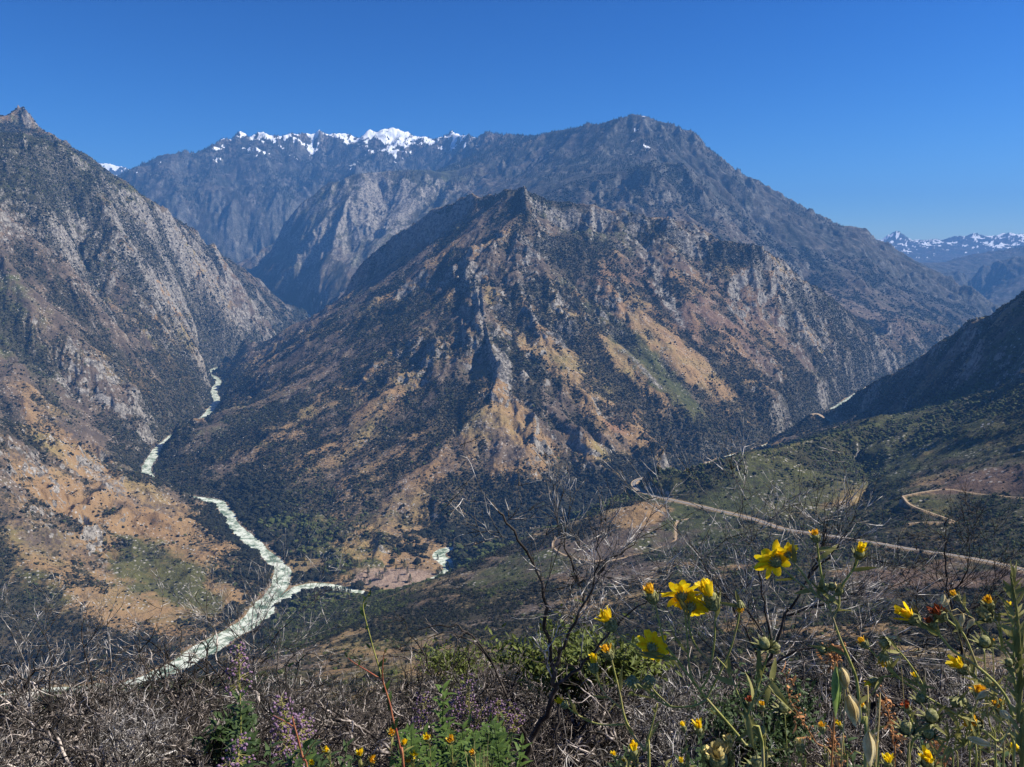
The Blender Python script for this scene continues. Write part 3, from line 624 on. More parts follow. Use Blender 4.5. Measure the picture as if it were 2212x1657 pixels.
# conifers as a far-off wood on the high mountains
def conifer(name, seed, mat, h=1.0):
    r = random.Random(seed); V = []; F = []
    for k in range(5):
        z0 = .12 + k * .17; rad = (.26 - k * .045) * r.uniform(.8, 1.2); n = 7; b = len(V)
        for i in range(n):
            a = 6.2832 * i / n + k; q = rad * r.uniform(.6, 1.25); V.append((q * math.cos(a), q * math.sin(a), z0 - r.uniform(0, .05)))
        V.append((0, 0, z0 + .27)); F += [(b + i, b + (i + 1) % n, b + n) for i in range(n)]
    me = bpy.data.meshes.new(name); me.from_pydata([(a * h, b_ * h, c_) for a, b_, c_ in V], [], F); me.materials.append(mat); return me
M_CON = m_bush('conifer needles', [(0, (.016, .026, .014)), (1, (.035, .045, .022))])
V_C = [conifer('conifer_shape', 70 + i, M_CON) for i in range(3)]
fd = sst(.0, .5, fbm(X / 350, Y / 350, 4, 151) + (H - 700) / 1500) * (1 - .9 * snow) * (Y > 6000) * (Y < 14200) * (1 - .6 * rock) / 900.
x3, y3, z3, r3, c3 = scatter(fd, None, 70000)
instancer('forest', x3, y3, z3 - 1, 16 + 9 * rng.random(len(x3)) + np.where(y3 > 9500, 8, 0), rng.random(len(x3)), V_C, 'dark conifer woods on the high far ridges', 'forest', .03)
log('forest', len(x3))
# ------------------------------------------------------------------ single trees one can tell apart
def pine_meshes(seed, burnt=False):
    r = random.Random(seed); V = []; F = []
    def cyl(p0, p1, r0, r1, n=6):
        b = len(V); d = (p1 - p0).normalized(); a = d.orthogonal().normalized(); c = d.cross(a)
        for p, q in ((p0, r0), (p1, r1)):
            for k in range(n): V.append(tuple(p + a * q * math.cos(6.2832 * k / n) + c * q * math.sin(6.2832 * k / n)))
        for k in range(n): F.append((b + k, b + (k + 1) % n, b + n + (k + 1) % n, b + n + k))
    cyl(Vector((0, 0, -.03)), Vector((0, 0, .97)), .022, .004)
    if burnt:
        for k in range(22):
            z = r.uniform(.25, .92); a = r.uniform(0, 6.28); L = .28 * (1.05 - z) + .04; cyl(Vector((0, 0, z)), Vector((math.cos(a) * L, math.sin(a) * L, z + r.uniform(-.02, .10))), .006, .002, 3)
    tm = bpy.data.meshes.new('trunk'); tm.from_pydata(V, [], F); tm.materials.append(M_TRUNK)
    if burnt: return tm, None
    V2 = []; F2 = []
    for k in range(520):
        z = .10 + .88 * r.random() ** .9; rad = (.25 * (1.02 - z) ** .8 + .015) * math.sqrt(r.uniform(.25, 1)); a = r.uniform(0, 6.28); rad *= 1 + .3 * math.sin(z * 40) * .6
        p = Vector((math.cos(a) * rad, math.sin(a) * rad, z)); d = Vector((math.cos(a), math.sin(a), r.uniform(-.5, .1))).normalized(); t = Vector((-math.sin(a), math.cos(a), r.uniform(-.4, .4))); s_ = r.uniform(.02, .05); b = len(V2)
        V2 += [tuple(p - d * s_), tuple(p + t * s_ * .6), tuple(p + d * s_ * 1.3), tuple(p - t * s_ * .6)]; F2.append((b, b + 1, b + 2, b + 3))
    cm = bpy.data.meshes.new('crown'); cm.from_pydata(V2, [], F2); cm.materials.append(M_PINE); return tm, cm
M_TRUNK = m_simple('tree trunk', [(.4, (.035, .028, .022)), (.6, (.10, .085, .07))], 8)
M_PINE = m_bush('pine crown', [(0, (.014, .026, .010)), (1, (.04, .058, .018))], False)
PM = [pine_meshes(300 + i) for i in range(3)]; BM = [pine_meshes(320 + i, True) for i in range(3)]
def at_ground(u, v, Ya, Yb):         # where the line of sight first meets the land between two distances
    for Yq in np.arange(Ya, Yb, 4.0):
        p = P(u, v, Yq); r = np.searchsorted(ys, Yq); c = (p[0] / Yq - S0) / (S1 - S0) * (NC - 1); c0 = int(c); h = H[r, c0] * (1 - c + c0) + H[r, c0 + 1] * (c - c0)
        if p[2] <= h: return V3(p) if 'V3' in globals() else Vector((float(p[0]), float(p[1]), float(h)))
    return None
rt = random.Random(12)
def put_tree(u, v, Ya, Yb, hgt, burnt, label, group):
    p = at_ground(u, v, Ya, Yb)
    if p is None: return
    tm, cm = rt.choice(BM if burnt else PM); o = bpy.data.objects.new('burnt_tree' if burnt else 'pine_tree', None); C.objects.link(o); o.location = p; o['label'] = label; o['category'] = 'tree'; o['group'] = group
    o.rotation_euler = (rt.gauss(0, .03), rt.gauss(0, .03), rt.uniform(0, 6.28)); o.scale = (hgt * rt.uniform(.8, 1.1),) * 2 + (hgt,)
    t = bpy.data.objects.new('trunk', tm); C.objects.link(t); t.parent = o
    if cm: t = bpy.data.objects.new('crown', cm); C.objects.link(t); t.parent = o
for i in range(46):
    u = rt.uniform(700, 1010); v = rt.uniform(1228, 1262) if rt.random() < .6 else rt.uniform(1195, 1230)
    put_tree(u, v, 1500, 2300, rt.uniform(12, 21), False, 'dark pine tree on the river flat by the gravel bar', 'pines on the river flat')
for i in range(16):
    put_tree(rt.uniform(708, 762), rt.uniform(1281, 1290), 1500, 2300, rt.uniform(13, 19), False, 'dark pine hiding the south fork between its mouth and the gravel bar', 'pines hiding the south fork')
for i in range(30):
    u = rt.uniform(560, 800); put_tree(u, 1130 + (u - 560) * .42 + rt.uniform(0, 40), 1500, 2300, rt.uniform(9, 16), False, 'dark riverside pine in the woods on the far bank above the confluence', 'pines above the confluence')
for i in range(40):
    u = rt.uniform(1400, 2150); put_tree(u, rt.uniform(985, 1030) + max(0, 1500 - u) * .15, 1200, 2100, rt.uniform(7, 12), True, 'bare burnt tree standing on the green knoll above the road', 'burnt trees on the green knoll')
# ------------------------------------------------------------------ plants at the viewer's feet
def ground(x, y):
    r, c = grid_rc(np.array([[x]], float), np.array([[max(y, .55)]], float)); return float(bil(base_c, r, c)[0, 0])
def V3(p): return Vector((float(p[0]), float(p[1]), float(p[2])))
def PV(u, v, Y_): return V3(P(u, v, Y_))
class MB:
    def __init__(s): s.V = []; s.F = []
    def tube(s, pts, r0, r1, sides=5, cap=True):
        n = len(pts); b = len(s.V); prev = None
        for i, p in enumerate(pts):
            d = (pts[min(i + 1, n - 1)] - pts[max(i - 1, 0)])
            d = d.normalized() if d.length > 1e-9 else Vector((0, 0, 1))
            a = d.orthogonal() if prev is None else prev - d * prev.dot(d)
            a = a.normalized() if a.length > 1e-6 else d.orthogonal().normalized(); prev = a; c = d.cross(a)
            rr = r0 + (r1 - r0) * i / max(1, n - 1)
            for k in range(sides):
                t = 6.28318 * k / sides; s.V.append(p + a * (rr * math.cos(t)) + c * (rr * math.sin(t)))
        for i in range(n - 1):
            for k in range(sides):
                k2 = (k + 1) % sides; s.F.append((b + i * sides + k, b + i * sides + k2, b + (i + 1) * sides + k2, b + (i + 1) * sides + k))
        if cap: s.F.append(tuple(b + (n - 1) * sides + k for k in range(sides)))
    def blade(s, p, d, up, L, w, curl=.3, seg=4, fold=.15, prof=(.35, 1, .85, .45, .04)):
        d = d.normalized(); side = d.cross(up); side = side.normalized() if side.length > 1e-5 else d.orthogonal().normalized(); nrm = side.cross(d).normalized(); b = len(s.V)
        q = Vector(p); dd = d
        for i in range(seg + 1):
            ww = w * .5 * prof[min(i, len(prof) - 1)]
            s.V += [q - side * ww + nrm * ww * fold, q.copy(), q + side * ww + nrm * ww * fold]
            dd = (dd - nrm * curl / seg).normalized(); nrm = side.cross(dd).normalized(); q = q + dd * (L / seg)
        for i in range(seg):
            k = b + i * 3; s.F += [(k, k + 1, k + 4, k + 3), (k + 1, k + 2, k + 5, k + 4)]
    def ball(s, c, ax, L, r, sides=9, rings=6, jit=.08, prof=None, rnd=random):
        ax = ax.normalized(); a = ax.orthogonal().normalized(); e = ax.cross(a); b = len(s.V)
        for i in range(rings + 1):
            t = i / rings; rr = r * (math.sin(math.pi * min(.97, max(.03, t))) ** .7 if prof is None else prof(t))
            for k in range(sides):
                q = 6.28318 * k / sides; s.V.append(c + ax * (L * t) + (a * math.cos(q) + e * math.sin(q)) * rr * (1 + rnd.uniform(-jit, jit)))
        for i in range(rings):
            for k in range(sides): s.F.append((b + i * sides + k, b + i * sides + (k + 1) % sides, b + (i + 1) * sides + (k + 1) % sides, b + (i + 1) * sides + k))
        s.F.append(tuple(b + k for k in range(sides))[::-1]); s.F.append(tuple(b + rings * sides + k for k in range(sides)))
    def mesh(s, name, mat, smooth=True, origin=None):
        o = origin or Vector((0, 0, 0)); me = bpy.data.meshes.new(name); me.from_pydata([tuple(v - o) for v in s.V], [], s.F); me.materials.append(mat)
        if smooth: me.polygons.foreach_set('use_smooth', [True] * len(me.polygons))
        return me
    def obj(s, name, mat, parent=None, smooth=True):
        org = parent.location if parent is not None and parent.parent is None else Vector((0, 0, 0))
        if parent is not None and parent.parent is not None: org = parent.parent.location + parent.location
        me = s.mesh(name, mat, smooth, org); o = bpy.data.objects.new(name, me); C.objects.link(o); o.parent = parent; return o
def m_grad(name, stops, scale, rough=.75, bump=0, trans=0, obj_rand=0):
    t = NT(name); co = t.n('ShaderNodeNewGeometry').outputs['Position'] if not obj_rand else t.n('ShaderNodeTexCoord').outputs['Object']
    n = t.noise(co, scale, 4, .65); c = t.ramp(n, stops); nrm = None
    if bump:
        bp = t.n('ShaderNodeBump'); bp.inputs['Distance'].default_value = bump; t.l(n, bp.inputs['Height']); nrm = bp.outputs[0]
    b = t.bsdf(c, rough, nrm, .3)
    if trans:
        tr = t.n('ShaderNodeBsdfTranslucent'); t.l(c, tr.inputs[0]); mx = t.n('ShaderNodeMixShader'); mx.inputs[0].default_value = trans
        t.l(b.outputs[0], mx.inputs[1]); t.l(tr.outputs[0], mx.inputs[2]); t.l(mx.outputs[0], t.out.inputs[0])
    return t.m
M_TWIG = m_grad('bleached twigs', [(.47, (.014, .011, .009)), (.55, (.11, .09, .078)), (.64, (.56, .49, .44))], 7, .7, obj_rand=1)  # bleached bark; noise also paints in the thicket's dark gaps and bright highlights
M_TWIG2 = m_grad('silver twigs', [(.42, (.02, .018, .016)), (.52, (.18, .165, .155)), (.62, (.68, .64, .60))], 9, .6, obj_rand=1)
M_STEM = m_grad('charred stems', [(.35, (.012, .010, .009)), (.55, (.045, .036, .03)), (.72, (.20, .17, .15))], 14, .8, obj_rand=1)
M_PETAL = m_grad('yellow petals', [(.35, (.93, .56, .008)), (.5, (.97, .70, .012)), (.65, (.98, .80, .03))], 160, .6, trans=.5)
M_ORANGE = m_grad('orange florets', [(.35, (.74, .34, .012)), (.6, (.92, .55, .02))], 260, .7, trans=.3)
M_RED = m_grad('brown red florets', [(.35, (.14, .03, .012)), (.6, (.50, .10, .02))], 260, .7)
M_CREAM = m_grad('dry cream florets', [(.35, (.45, .33, .10)), (.6, (.70, .58, .25))], 260, .7)
M_INV = m_grad('woolly green cup', [(.35, (.10, .11, .035)), (.5, (.21, .21, .08)), (.66, (.40, .38, .20))], 330, .85, .0008)
M_FSTEM = m_grad('flower stems', [(.35, (.19, .19, .04)), (.5, (.34, .33, .09)), (.66, (.30, .23, .13))], 30, .7)
M_LEAF = m_grad('narrow leaves', [(.35, (.16, .16, .04)), (.62, (.33, .30, .10))], 25, .6, trans=.3)
M_LEAFB = m_grad('bright weed leaves', [(.35, (.035, .07, .015)), (.62, (.12, .19, .04))], 12, .55, trans=.3)
M_LEAFD = m_grad('dark weed leaves', [(.35, (.025, .05, .016)), (.62, (.075, .12, .04))], 12, .6, trans=.25)
M_LEAFY = m_grad('shrub leaves', [(.35, (.05, .075, .015)), (.62, (.16, .19, .04))], 6, .6, trans=.25)
M_REDST = m_grad('red stem', [(.35, (.27, .06, .04)), (.6, (.42, .17, .08))], 40, .5)
M_ORST = m_grad('orange green stem', [(.35, (.55, .22, .06)), (.6, (.52, .40, .10))], 8, .5)
M_PURP = m_grad('purple blossom', [(.35, (.10, .045, .10)), (.62, (.34, .22, .34))], 120, .7, trans=.2)
M_OAT = m_grad('ripe oat husks', [(.35, (.66, .50, .22)), (.6, (.88, .76, .46))], 60, .55, trans=.4)
M_OATG = m_grad('green oat husks', [(.35, (.22, .34, .07)), (.6, (.45, .52, .18))], 60, .55, trans=.4)
M_DRY = m_grad('orange dry weed', [(.35, (.34, .14, .05)), (.6, (.58, .29, .12))], 40, .8, trans=.2)
M_STRAW = m_grad('straw blades', [(.35, (.60, .45, .17)), (.6, (.80, .66, .32))], 20, .6, trans=.3)

def smooth_path(p, n=5):
    q = [2 * p[0] - p[1]] + list(p) + [2 * p[-1] - p[-2]]; out = []
    for i in range(1, len(q) - 2):
        for k in range(n):
            t = k / n; out.append(.5 * ((2 * q[i]) + (q[i + 1] - q[i - 1]) * t + (2 * q[i - 1] - 5 * q[i] + 4 * q[i + 1] - q[i + 2]) * t * t + (3 * q[i] - q[i - 1] - 3 * q[i + 1] + q[i + 2]) * t ** 3))
    out.append(q[-2]); return out
def rv(r, s=1): return Vector((r.gauss(0, s), r.gauss(0, s), r.gauss(0, s)))
TWMIN = .0019
def grow(mbs, r, p, d, L, rad, depth, wig, up, maxd, split=2.4, sides=4):
    n = 5 if depth < maxd else 4; pts = [p.copy()]; q = p.copy(); st = L / n; kids = []
    for i in range(n):
        d = (d + rv(r, wig) + Vector((0, 0, up))).normalized(); q = q + d * st; pts.append(q.copy())
        if depth < maxd and i >= 1 - (depth > 0): kids.append((q.copy(), d.copy(), 1 - i / (n + 1)))
    r1 = rad * (.66 if depth < maxd else .5)
    (mbs[0] if depth < 2 else mbs[1]).tube(pts, rad, r1, sides if depth < 2 else 3)
    if depth < maxd:
        m = max(1, int(r.gauss(split, .8) + .5)) + 1
        for k in range(m):
            kp, kd, f = r.choice(kids); nd = (kd + rv(r, .55)).normalized()
            grow(mbs, r, kp, nd, L * r.uniform(.5, .85), max(rad * .6, TWMIN), depth + 1, wig, up, maxd, split, sides)
        grow(mbs, r, q, (d + rv(r, .25)).normalized(), L * .7, r1, depth + 1, wig, up, maxd, split, sides)
def dead_bush_meshes(seed, h, stems=9, wig=.30, maxd=4, rad=.013, lean=.9, up=.04, split=2.4):
    r = random.Random(seed); a, b = MB(), MB()
    for k in range(stems):
        an = r.uniform(0, 6.283); t = r.uniform(.25, lean)
        d = Vector((math.cos(an) * t, math.sin(an) * t, 1)).normalized()
        grow((a, b), r, Vector((r.gauss(0, .06), r.gauss(0, .06), -.05)), d, h * r.uniform(.38, .5), rad * r.uniform(.7, 1.15), 0, wig, up, maxd, split)
    return a, b
def place_tree(name, meshes, loc, rz, sc_, label, cat, group=None):
    o = bpy.data.objects.new(name, meshes[0]); C.objects.link(o); o.location = loc; o.rotation_euler = (0, 0, rz); o.scale = (sc_,) * 3
    o['label'] = label; o['category'] = cat
    if group: o['group'] = group
    t = bpy.data.objects.new('twigs', meshes[1]); C.objects.link(t); t.parent = o; return o
kinds = []; zq = {}
for i in range(6):
    a, b = dead_bush_meshes(900 + i, 1.0, 7, .42, 4, .015, 1.0, .02, 1.5)
    kinds.append((a.mesh('branches', M_TWIG if i % 3 else M_TWIG2), b.mesh('twigs', M_TWIG if i % 3 else M_TWIG2)))
big = []
for i in range(3):
    a, b = dead_bush_meshes(970 + i, 1.0, 8, .50, 3, .013, 1.2, .0, 1.9)
    big.append((a.mesh('branches', M_TWIG), b.mesh('twigs', M_TWIG)))
thin = []
for i in range(3):
    a, b = dead_bush_meshes(950 + i, 1.0, 7, .18, 3, .011, .9, .05, 2.2)
    thin.append((a.mesh('branches', M_STEM if i == 0 else M_TWIG2), b.mesh('twigs', M_TWIG2)))
log('bush kinds', sum(len(m[0].vertices) + len(m[1].vertices) for m in kinds))
def topz(k):
    n = len(k[1].vertices); a = np.empty(n * 3, np.float32); k[1].vertices.foreach_get('co', a); return float(np.percentile(a[2::3], 99))
rb = random.Random(5)
GL, GR = 'bare grey brush of the thicket below the left half', 'bare grey brush of the thicket below the right half'
for (u0, u1, n, Ya, Yb, vt, hs) in [(-60, 1020, 11, 2.9, 3.7, 1560, .75), (-80, 1040, 12, 4.0, 5.2, 1515, .85), (-100, 480, 8, 5.8, 7.4, 1455, 1.0), (430, 1100, 9, 5.8, 8.0, 1480, 1.0), (1080, 2280, 8, 2.9, 3.8, 1570, .7), (1050, 2300, 11, 4.2, 5.6, 1500, .85), (1080, 2300, 12, 6.2, 9.0, 1450, 1.0)]:
    for i in range(n):
        u = u0 + (u1 - u0) * (i + rb.uniform(.15, .85)) / n; Yq = rb.uniform(Ya, Yb); vv = vt + rb.uniform(-35, 35)
        top = PV(u, vv, Yq); gz = ground(top.x, Yq); hgt = max(.35, top.z - gz)
        k = rb.choice(kinds) if rb.random() < .8 else rb.choice(thin)
        if Yb < 5.7 and rb.random() < .4: k = rb.choice(big)
        left = u < 1060
        place_tree('dead_bush', k, Vector((top.x, Yq, gz)), rb.uniform(0, 6.28), hgt / topz(k), 'leafless grey twiggy bush tangled in the dead thicket along the bottom ' + ('left' if left else 'right') + ' of the view', 'dead bush', GL if left else GR)
# dead trees and shrubs with a shape of their own: limbs follow the photo, twigs grow from them
def limb_tree(name, limbs, Yq, r0, mat, tmat, seed, label, cat, ntw=26, tl=.30, straight=.12, depth=2, dy=.25, zdrop=True):
    r = random.Random(seed); a, b = MB(), MB(); base = PV(*limbs[0][0], Yq); root = bpy.data.objects.new(name, None); 
    for li, path in enumerate(limbs):
        off = 0 if li == 0 else r.uniform(-dy, dy); n = len(path)
        pts = [PV(u, v, Yq + (off * (i / (n - 1)) if li else 0)) for i, (u, v) in enumerate(path)]
        if li == 0 and zdrop:
            g = ground(pts[0].x, pts[0].y)
            if pts[0].z > g: pts = [Vector((pts[0].x - .02, pts[0].y, g - .03))] + pts
        pts = smooth_path(pts, 4); pts = [p + rv(r, r0 * .35) if 0 < i < len(pts) - 1 else p for i, p in enumerate(pts)]
        rs = r0 * (1 if li == 0 else .5); a.tube(pts, rs, rs * .22, 6)
        m = int(ntw * (.30 if li == 0 else .24) + 1)
        for k in range(m):
            i = r.randrange(int(len(pts) * (.35 if li == 0 else .1)), len(pts) - 1); p = pts[i]; d = (pts[i + 1] - pts[i]).normalized()
            nd = (d + rv(r, .6)).normalized(); nd.y *= .7
            grow((b, b), r, p, nd, tl * r.uniform(.4, 1), max(.0017, rs * .3 * (1 - i / len(pts)) + .001), 1, straight, .05, 1 + depth, 1.6, 3)
    o = a.mesh('x', mat, True, base); o.name = name; ob = bpy.data.objects.new(name, o); C.objects.link(ob); ob.location = base
    t = bpy.data.objects.new('twigs', b.mesh('twigs', tmat, True, base)); C.objects.link(t); t.parent = ob
    ob['label'] = label; ob['category'] = cat; bpy.data.objects.remove(root); return ob
limb_tree('dead_tree', [[(1105, 1690), (1150, 1600), (1185, 1530), (1198, 1470), (1188, 1400), (1178, 1310), (1150, 1215), (1095, 1130), (1062, 1085)], [(1195, 1480), (1250, 1440), (1300, 1385), (1330, 1350), (1395, 1300), (1440, 1265)], [(1200, 1440), (1225, 1380), (1262, 1300), (1290, 1240), (1292, 1170)], [(1262, 1300), (1240, 1230), (1212, 1140)], [(1290, 1240), (1330, 1200), (1380, 1170)], [(1210, 1500), (1205, 1580), (1190, 1680)]],
          2.9, .015, M_STEM, M_TWIG2, 21, 'charred black little tree with forked trunk and pale twig ends left of the yellow flowers', 'dead tree', 20, .24)
limb_tree('dead_tree', [[(1590, 1660), (1610, 1560), (1640, 1470), (1670, 1400), (1700, 1330), (1745, 1250), (1775, 1180), (1780, 1120)], [(1650, 1450), (1610, 1360), (1560, 1280), (1500, 1190), (1480, 1150)], [(1670, 1400), (1650, 1300), (1640, 1220), (1610, 1120)], [(1700, 1330), (1760, 1310), (1830, 1290), (1870, 1270)], [(1655, 1440), (1740, 1400), (1820, 1395), (1880, 1390)], [(1640, 1470), (1560, 1420), (1500, 1360)], [(1745, 1250), (1800, 1190), (1830, 1150)], [(1670, 1400), (1600, 1300), (1530, 1230)]],
          3.7, .013, M_STEM, M_TWIG2, 22, 'fan-shaped leafless shrub with dark trunk and silvery twigs behind the largest yellow flower', 'dead shrub', 34, .36, .08)
limb_tree('dead_branch', [[(1135, 1600), (1120, 1560), (1085, 1480), (1050, 1410), (1010, 1365), (975, 1350), (935, 1352), (900, 1362)], [(1060, 1430), (1020, 1385), (960, 1365), (915, 1385)], [(1010, 1365), (990, 1380), (975, 1440)]],
          3.6, .009, M_STEM, M_TWIG, 23, 'thin dark branch arching over to the left above the thicket', 'branch', 4, .10, .1, 1)
limb_tree('dead_shrub', [[(2085, 1560), (2080, 1450), (2070, 1370), (2050, 1290), (2040, 1210), (2045, 1160)], [(2075, 1400), (2120, 1320), (2150, 1250), (2140, 1190)], [(2070, 1370), (2000, 1300), (1950, 1250)], [(2060, 1330), (2130, 1300), (2190, 1270), (2215, 1265)], [(2060, 1340), (1990, 1330), (1930, 1350)], [(2050, 1290), (2090, 1230), (2095, 1170)]],
          5.6, .016, M_STEM, M_STEM, 24, 'dark burnt shrub with spreading twigs standing across the road at the right', 'dead shrub', 44, .36, .1)
limb_tree('dead_shrub', [[(560, 1560), (552, 1480), (548, 1400), (545, 1330), (552, 1285)], [(548, 1440), (590, 1380), (640, 1330), (690, 1290)], [(552, 1440), (600, 1410), (650, 1395), (700, 1370)], [(548, 1400), (500, 1360), (470, 1330)], [(548, 1370), (580, 1320), (610, 1295)]],
          6.2, .012, M_TWIG2, M_TWIG2, 25, 'slender pale leafless shrub reaching up across the river behind the purple flower', 'dead shrub', 26, .42, .07)
for i, (pp, Yq, lb) in enumerate([([(200, 1500), (192, 1440), (180, 1400), (178, 1350), (195, 1300)], 5.2, 'black bent twig stem standing above the left thicket'), ([(65, 1520), (60, 1450), (40, 1400), (15, 1350), (0, 1330)], 4.6, 'forked dark stem leaning out at the far left edge'),
        ([(105, 1500), (112, 1440), (95, 1370), (60, 1330)], 4.9, 'thin bleached forked stem beside the far left one'), ([(235, 1500), (240, 1420), (232, 1350), (250, 1300)], 5.6, 'straight dark stem between the two left bent stems and the river'), ([(330, 1520), (322, 1460), (300, 1410), (285, 1370)], 5, 'pale stem forking just left of the river mouth')]):
    j = [(pp[2][0], pp[2][1]), (pp[2][0] + 30, pp[2][1] - 40), (pp[2][0] + 45, pp[2][1] - 80)]
    limb_tree('dead_sapling', [pp, j], Yq, .008, M_STEM if i % 2 == 0 else M_TWIG2, M_TWIG2, 60 + i, lb, 'dead sapling', 7, .22, .14, 2)
# leafy shrubs
def leafy_shrub(name, u, vtop, vbot, Yq, w, mat, n, seed, label, lf=.05, stem=M_STEM):
    r = random.Random(seed); top = PV(u, vtop, Yq); g = ground(top.x, Yq); bot = max(g, PV(u, vbot, Yq).z); base = Vector((top.x, Yq, g))
    st = MB(); lv = MB(); hh = top.z - bot
    for k in range(14):
        a = r.uniform(0, 6.28); rad = w * math.sqrt(r.random()); tip = Vector((top.x + rad * math.cos(a), Yq + rad * math.sin(a), bot + hh * (1 - .45 * (rad / w) ** 2) * r.uniform(.75, 1)))
        pts = smooth_path([base, base + (tip - base) * .5 + rv(r, .05), tip], 4); st.tube(pts, .007, .002, 4)
        for q in range(n // 14):
            i = r.random(); p = base + (tip - base) * (.35 + .65 * i) + rv(r, w * .16)
            if p.z < bot: p.z = bot + r.random() * hh * .5
            d = rv(r, 1) + Vector((0, 0, .4)); lv.blade(p, d, Vector((r.gauss(0, .4), r.gauss(0, .4), 1)), lf * r.uniform(.6, 1.3), lf * .42, r.uniform(-.3, .6), 2, .2, (.3, 1, .1))
    o = bpy.data.objects.new(name, st.mesh('stems', stem, True, base)); C.objects.link(o); o.location = base
    t = bpy.data.objects.new('foliage', lv.mesh('foliage', mat, False, base)); C.objects.link(t); t.parent = o
    o['label'] = label; o['category'] = 'shrub'
leafy_shrub('shrub', 1195, 1350, 1450, 5.0, .42, M_LEAFY, 2600, 1, 'yellow-green leafy shrub behind the charred little tree')
leafy_shrub('shrub', 1320, 1370, 1450, 4.6, .33, M_LEAFY, 1600, 2, 'small yellow-green shrub under the lowest open flower')
leafy_shrub('shrub', 1655, 1450, 1640, 3.0, .22, M_LEAFD, 2400, 3, 'dark green leafy shrub in the thicket under the fan-shaped dead shrub', .028)
leafy_shrub('shrub', 1560, 1490, 1650, 3.2, .2, M_LEAFD, 1800, 4, 'dark green shrub among stems of the yellow flowers', .028)
leafy_shrub('shrub', 1060, 1560, 1660, 2.6, .11, M_LEAFB, 900, 5, 'bright glossy green small bush right of the weeds at the bottom', .035)
leafy_shrub('shrub', 505, 1530, 1660, 3.0, .12, M_LEAFD, 900, 6, 'dark leafy small bush at foot of the tall purple flower', .04)
leafy_shrub('shrub', 985, 1400, 1450, 9.0, .5, M_LEAFY, 1400, 7, 'dark green shrub under the arching branch', .06)
# leafy weeds (upright stems set with lance leaves)
def weed(u, vtop, Yq, mat, seed, label, lf=.055, n=46, blossom=None, spread=1, group=None, stems=2, nb=40):
    r = random.Random(seed); top = PV(u, vtop, Yq); g = ground(top.x, Yq); base = Vector((top.x + r.uniform(-.05, .05), Yq, g))
    st, lv = MB(), MB(); hh = top.z - g; bl = MB()
    for s_ in range(stems):
        tp = top if s_ == 0 else top + Vector((r.uniform(-.07, .07) * spread, r.uniform(-.06, .06), -hh * r.uniform(.08, .3)))
        pts = smooth_path([base + rv(r, .012), base + (tp - base) * .5 + rv(r, .015), tp], 8); st.tube(pts, .0038, .0012, 5)
        t1 = .74 if blossom else .99
        for i in range(n):
            f = .15 + (t1 - .15) * i / n; p = pts[int(f * (len(pts) - 1))].lerp(pts[min(len(pts) - 1, int(f * (len(pts) - 1)) + 1)], (f * (len(pts) - 1)) % 1)
            a = i * 2.4 + r.uniform(-.3, .3); d = Vector((math.cos(a), math.sin(a), r.uniform(.5, 1.0)))
            lv.blade(p, d, Vector((0, 0, 1)), lf * (1.15 - .6 * f) * r.uniform(.8, 1.2), lf * .2, r.uniform(.2, .9), 4)
        if blossom:
            for i in range(nb):
                f = r.uniform(.76, 1.0); p = pts[0].lerp(tp, f); off = Vector((r.gauss(0, 1), r.gauss(0, 1), r.gauss(0, .3))).normalized() * r.uniform(.012, .034) * (1.25 - f) / .3
                st.tube([p, p + off], .0008, .0006, 3); bl.ball(p + off, rv(r), .009, .0042, 6, 3)
    o = bpy.data.objects.new('flowering_weed' if blossom else 'leafy_weed', st.mesh('stems', M_LEAFD if not blossom else M_FSTEM, True, base)); C.objects.link(o); o.location = base
    t = bpy.data.objects.new('leaves', lv.mesh('leaves', mat, True, base)); C.objects.link(t); t.parent = o
    if blossom: t = bpy.data.objects.new('blossoms', bl.mesh('blossoms', blossom, True, base)); C.objects.link(t); t.parent = o
    o['label'] = label; o['category'] = 'weed'
    if group: o['group'] = group
    return o
weed(515, 1392, 2.3, M_LEAFD, 1, 'tall purple-topped weed with dark leaves standing below the river mouth', .075, 60, M_PURP, 1, None, 1, 70)
weed(607, 1505, 2.1, M_LEAFD, 2, 'purple blossom cluster behind the red stem', .05, 24, M_PURP, 1.4, None, 4, 60)
weed(518, 1590, 2.0, M_LEAFD, 3, 'low purple blossom at foot of the tall purple-topped weed', .05, 20, M_PURP, 1.4, None, 2, 50)
weed(648, 1550, 2.2, M_LEAFD, 4, 'small purple blossom just right of the red stem', .05, 20, M_PURP, 1.2, None, 2, 40)
for i, (u, v, lb) in enumerate([(915, 1500, 'faded purple flowering weed left of the tall green weed'), (1012, 1462, 'tallest faded lilac flowering weed in front of the pale brush'), (1075, 1512, 'faded lilac weed farthest right under the arching branch'), (985, 1490, 'faded lilac weed just left of the tallest lilac one')]):
    weed(u, v, 2.8, M_LEAFD, 10 + i, lb, .04, 26, M_PURP, 1.5, None, 3, 44)
rw = random.Random(9)
weed(958, 1478, 2.2, M_LEAFB, 30, 'tallest bright green leafy weed at the bottom between the lilac flowers', .07, 60, None, 1, None, 1)
for i in range(16):
    u = rw.uniform(850, 1095); weed(u, rw.uniform(1555, 1625), rw.uniform(1.9, 2.5), M_LEAFB, 40 + i, 'bright green lance-leaved weed in the clump at the bottom centre', .065, 34, None, 1.6, 'bright green weeds at the bottom centre', 3)
for i in range(9):
    u = rw.uniform(540, 760); weed(u, rw.uniform(1600, 1640), rw.uniform(1.8, 2.3), M_LEAFD, 80 + i, 'dark green low weed between the two red-stemmed plants', .06, 30, None, 1.6, 'dark weeds between the red-stemmed plants', 2)
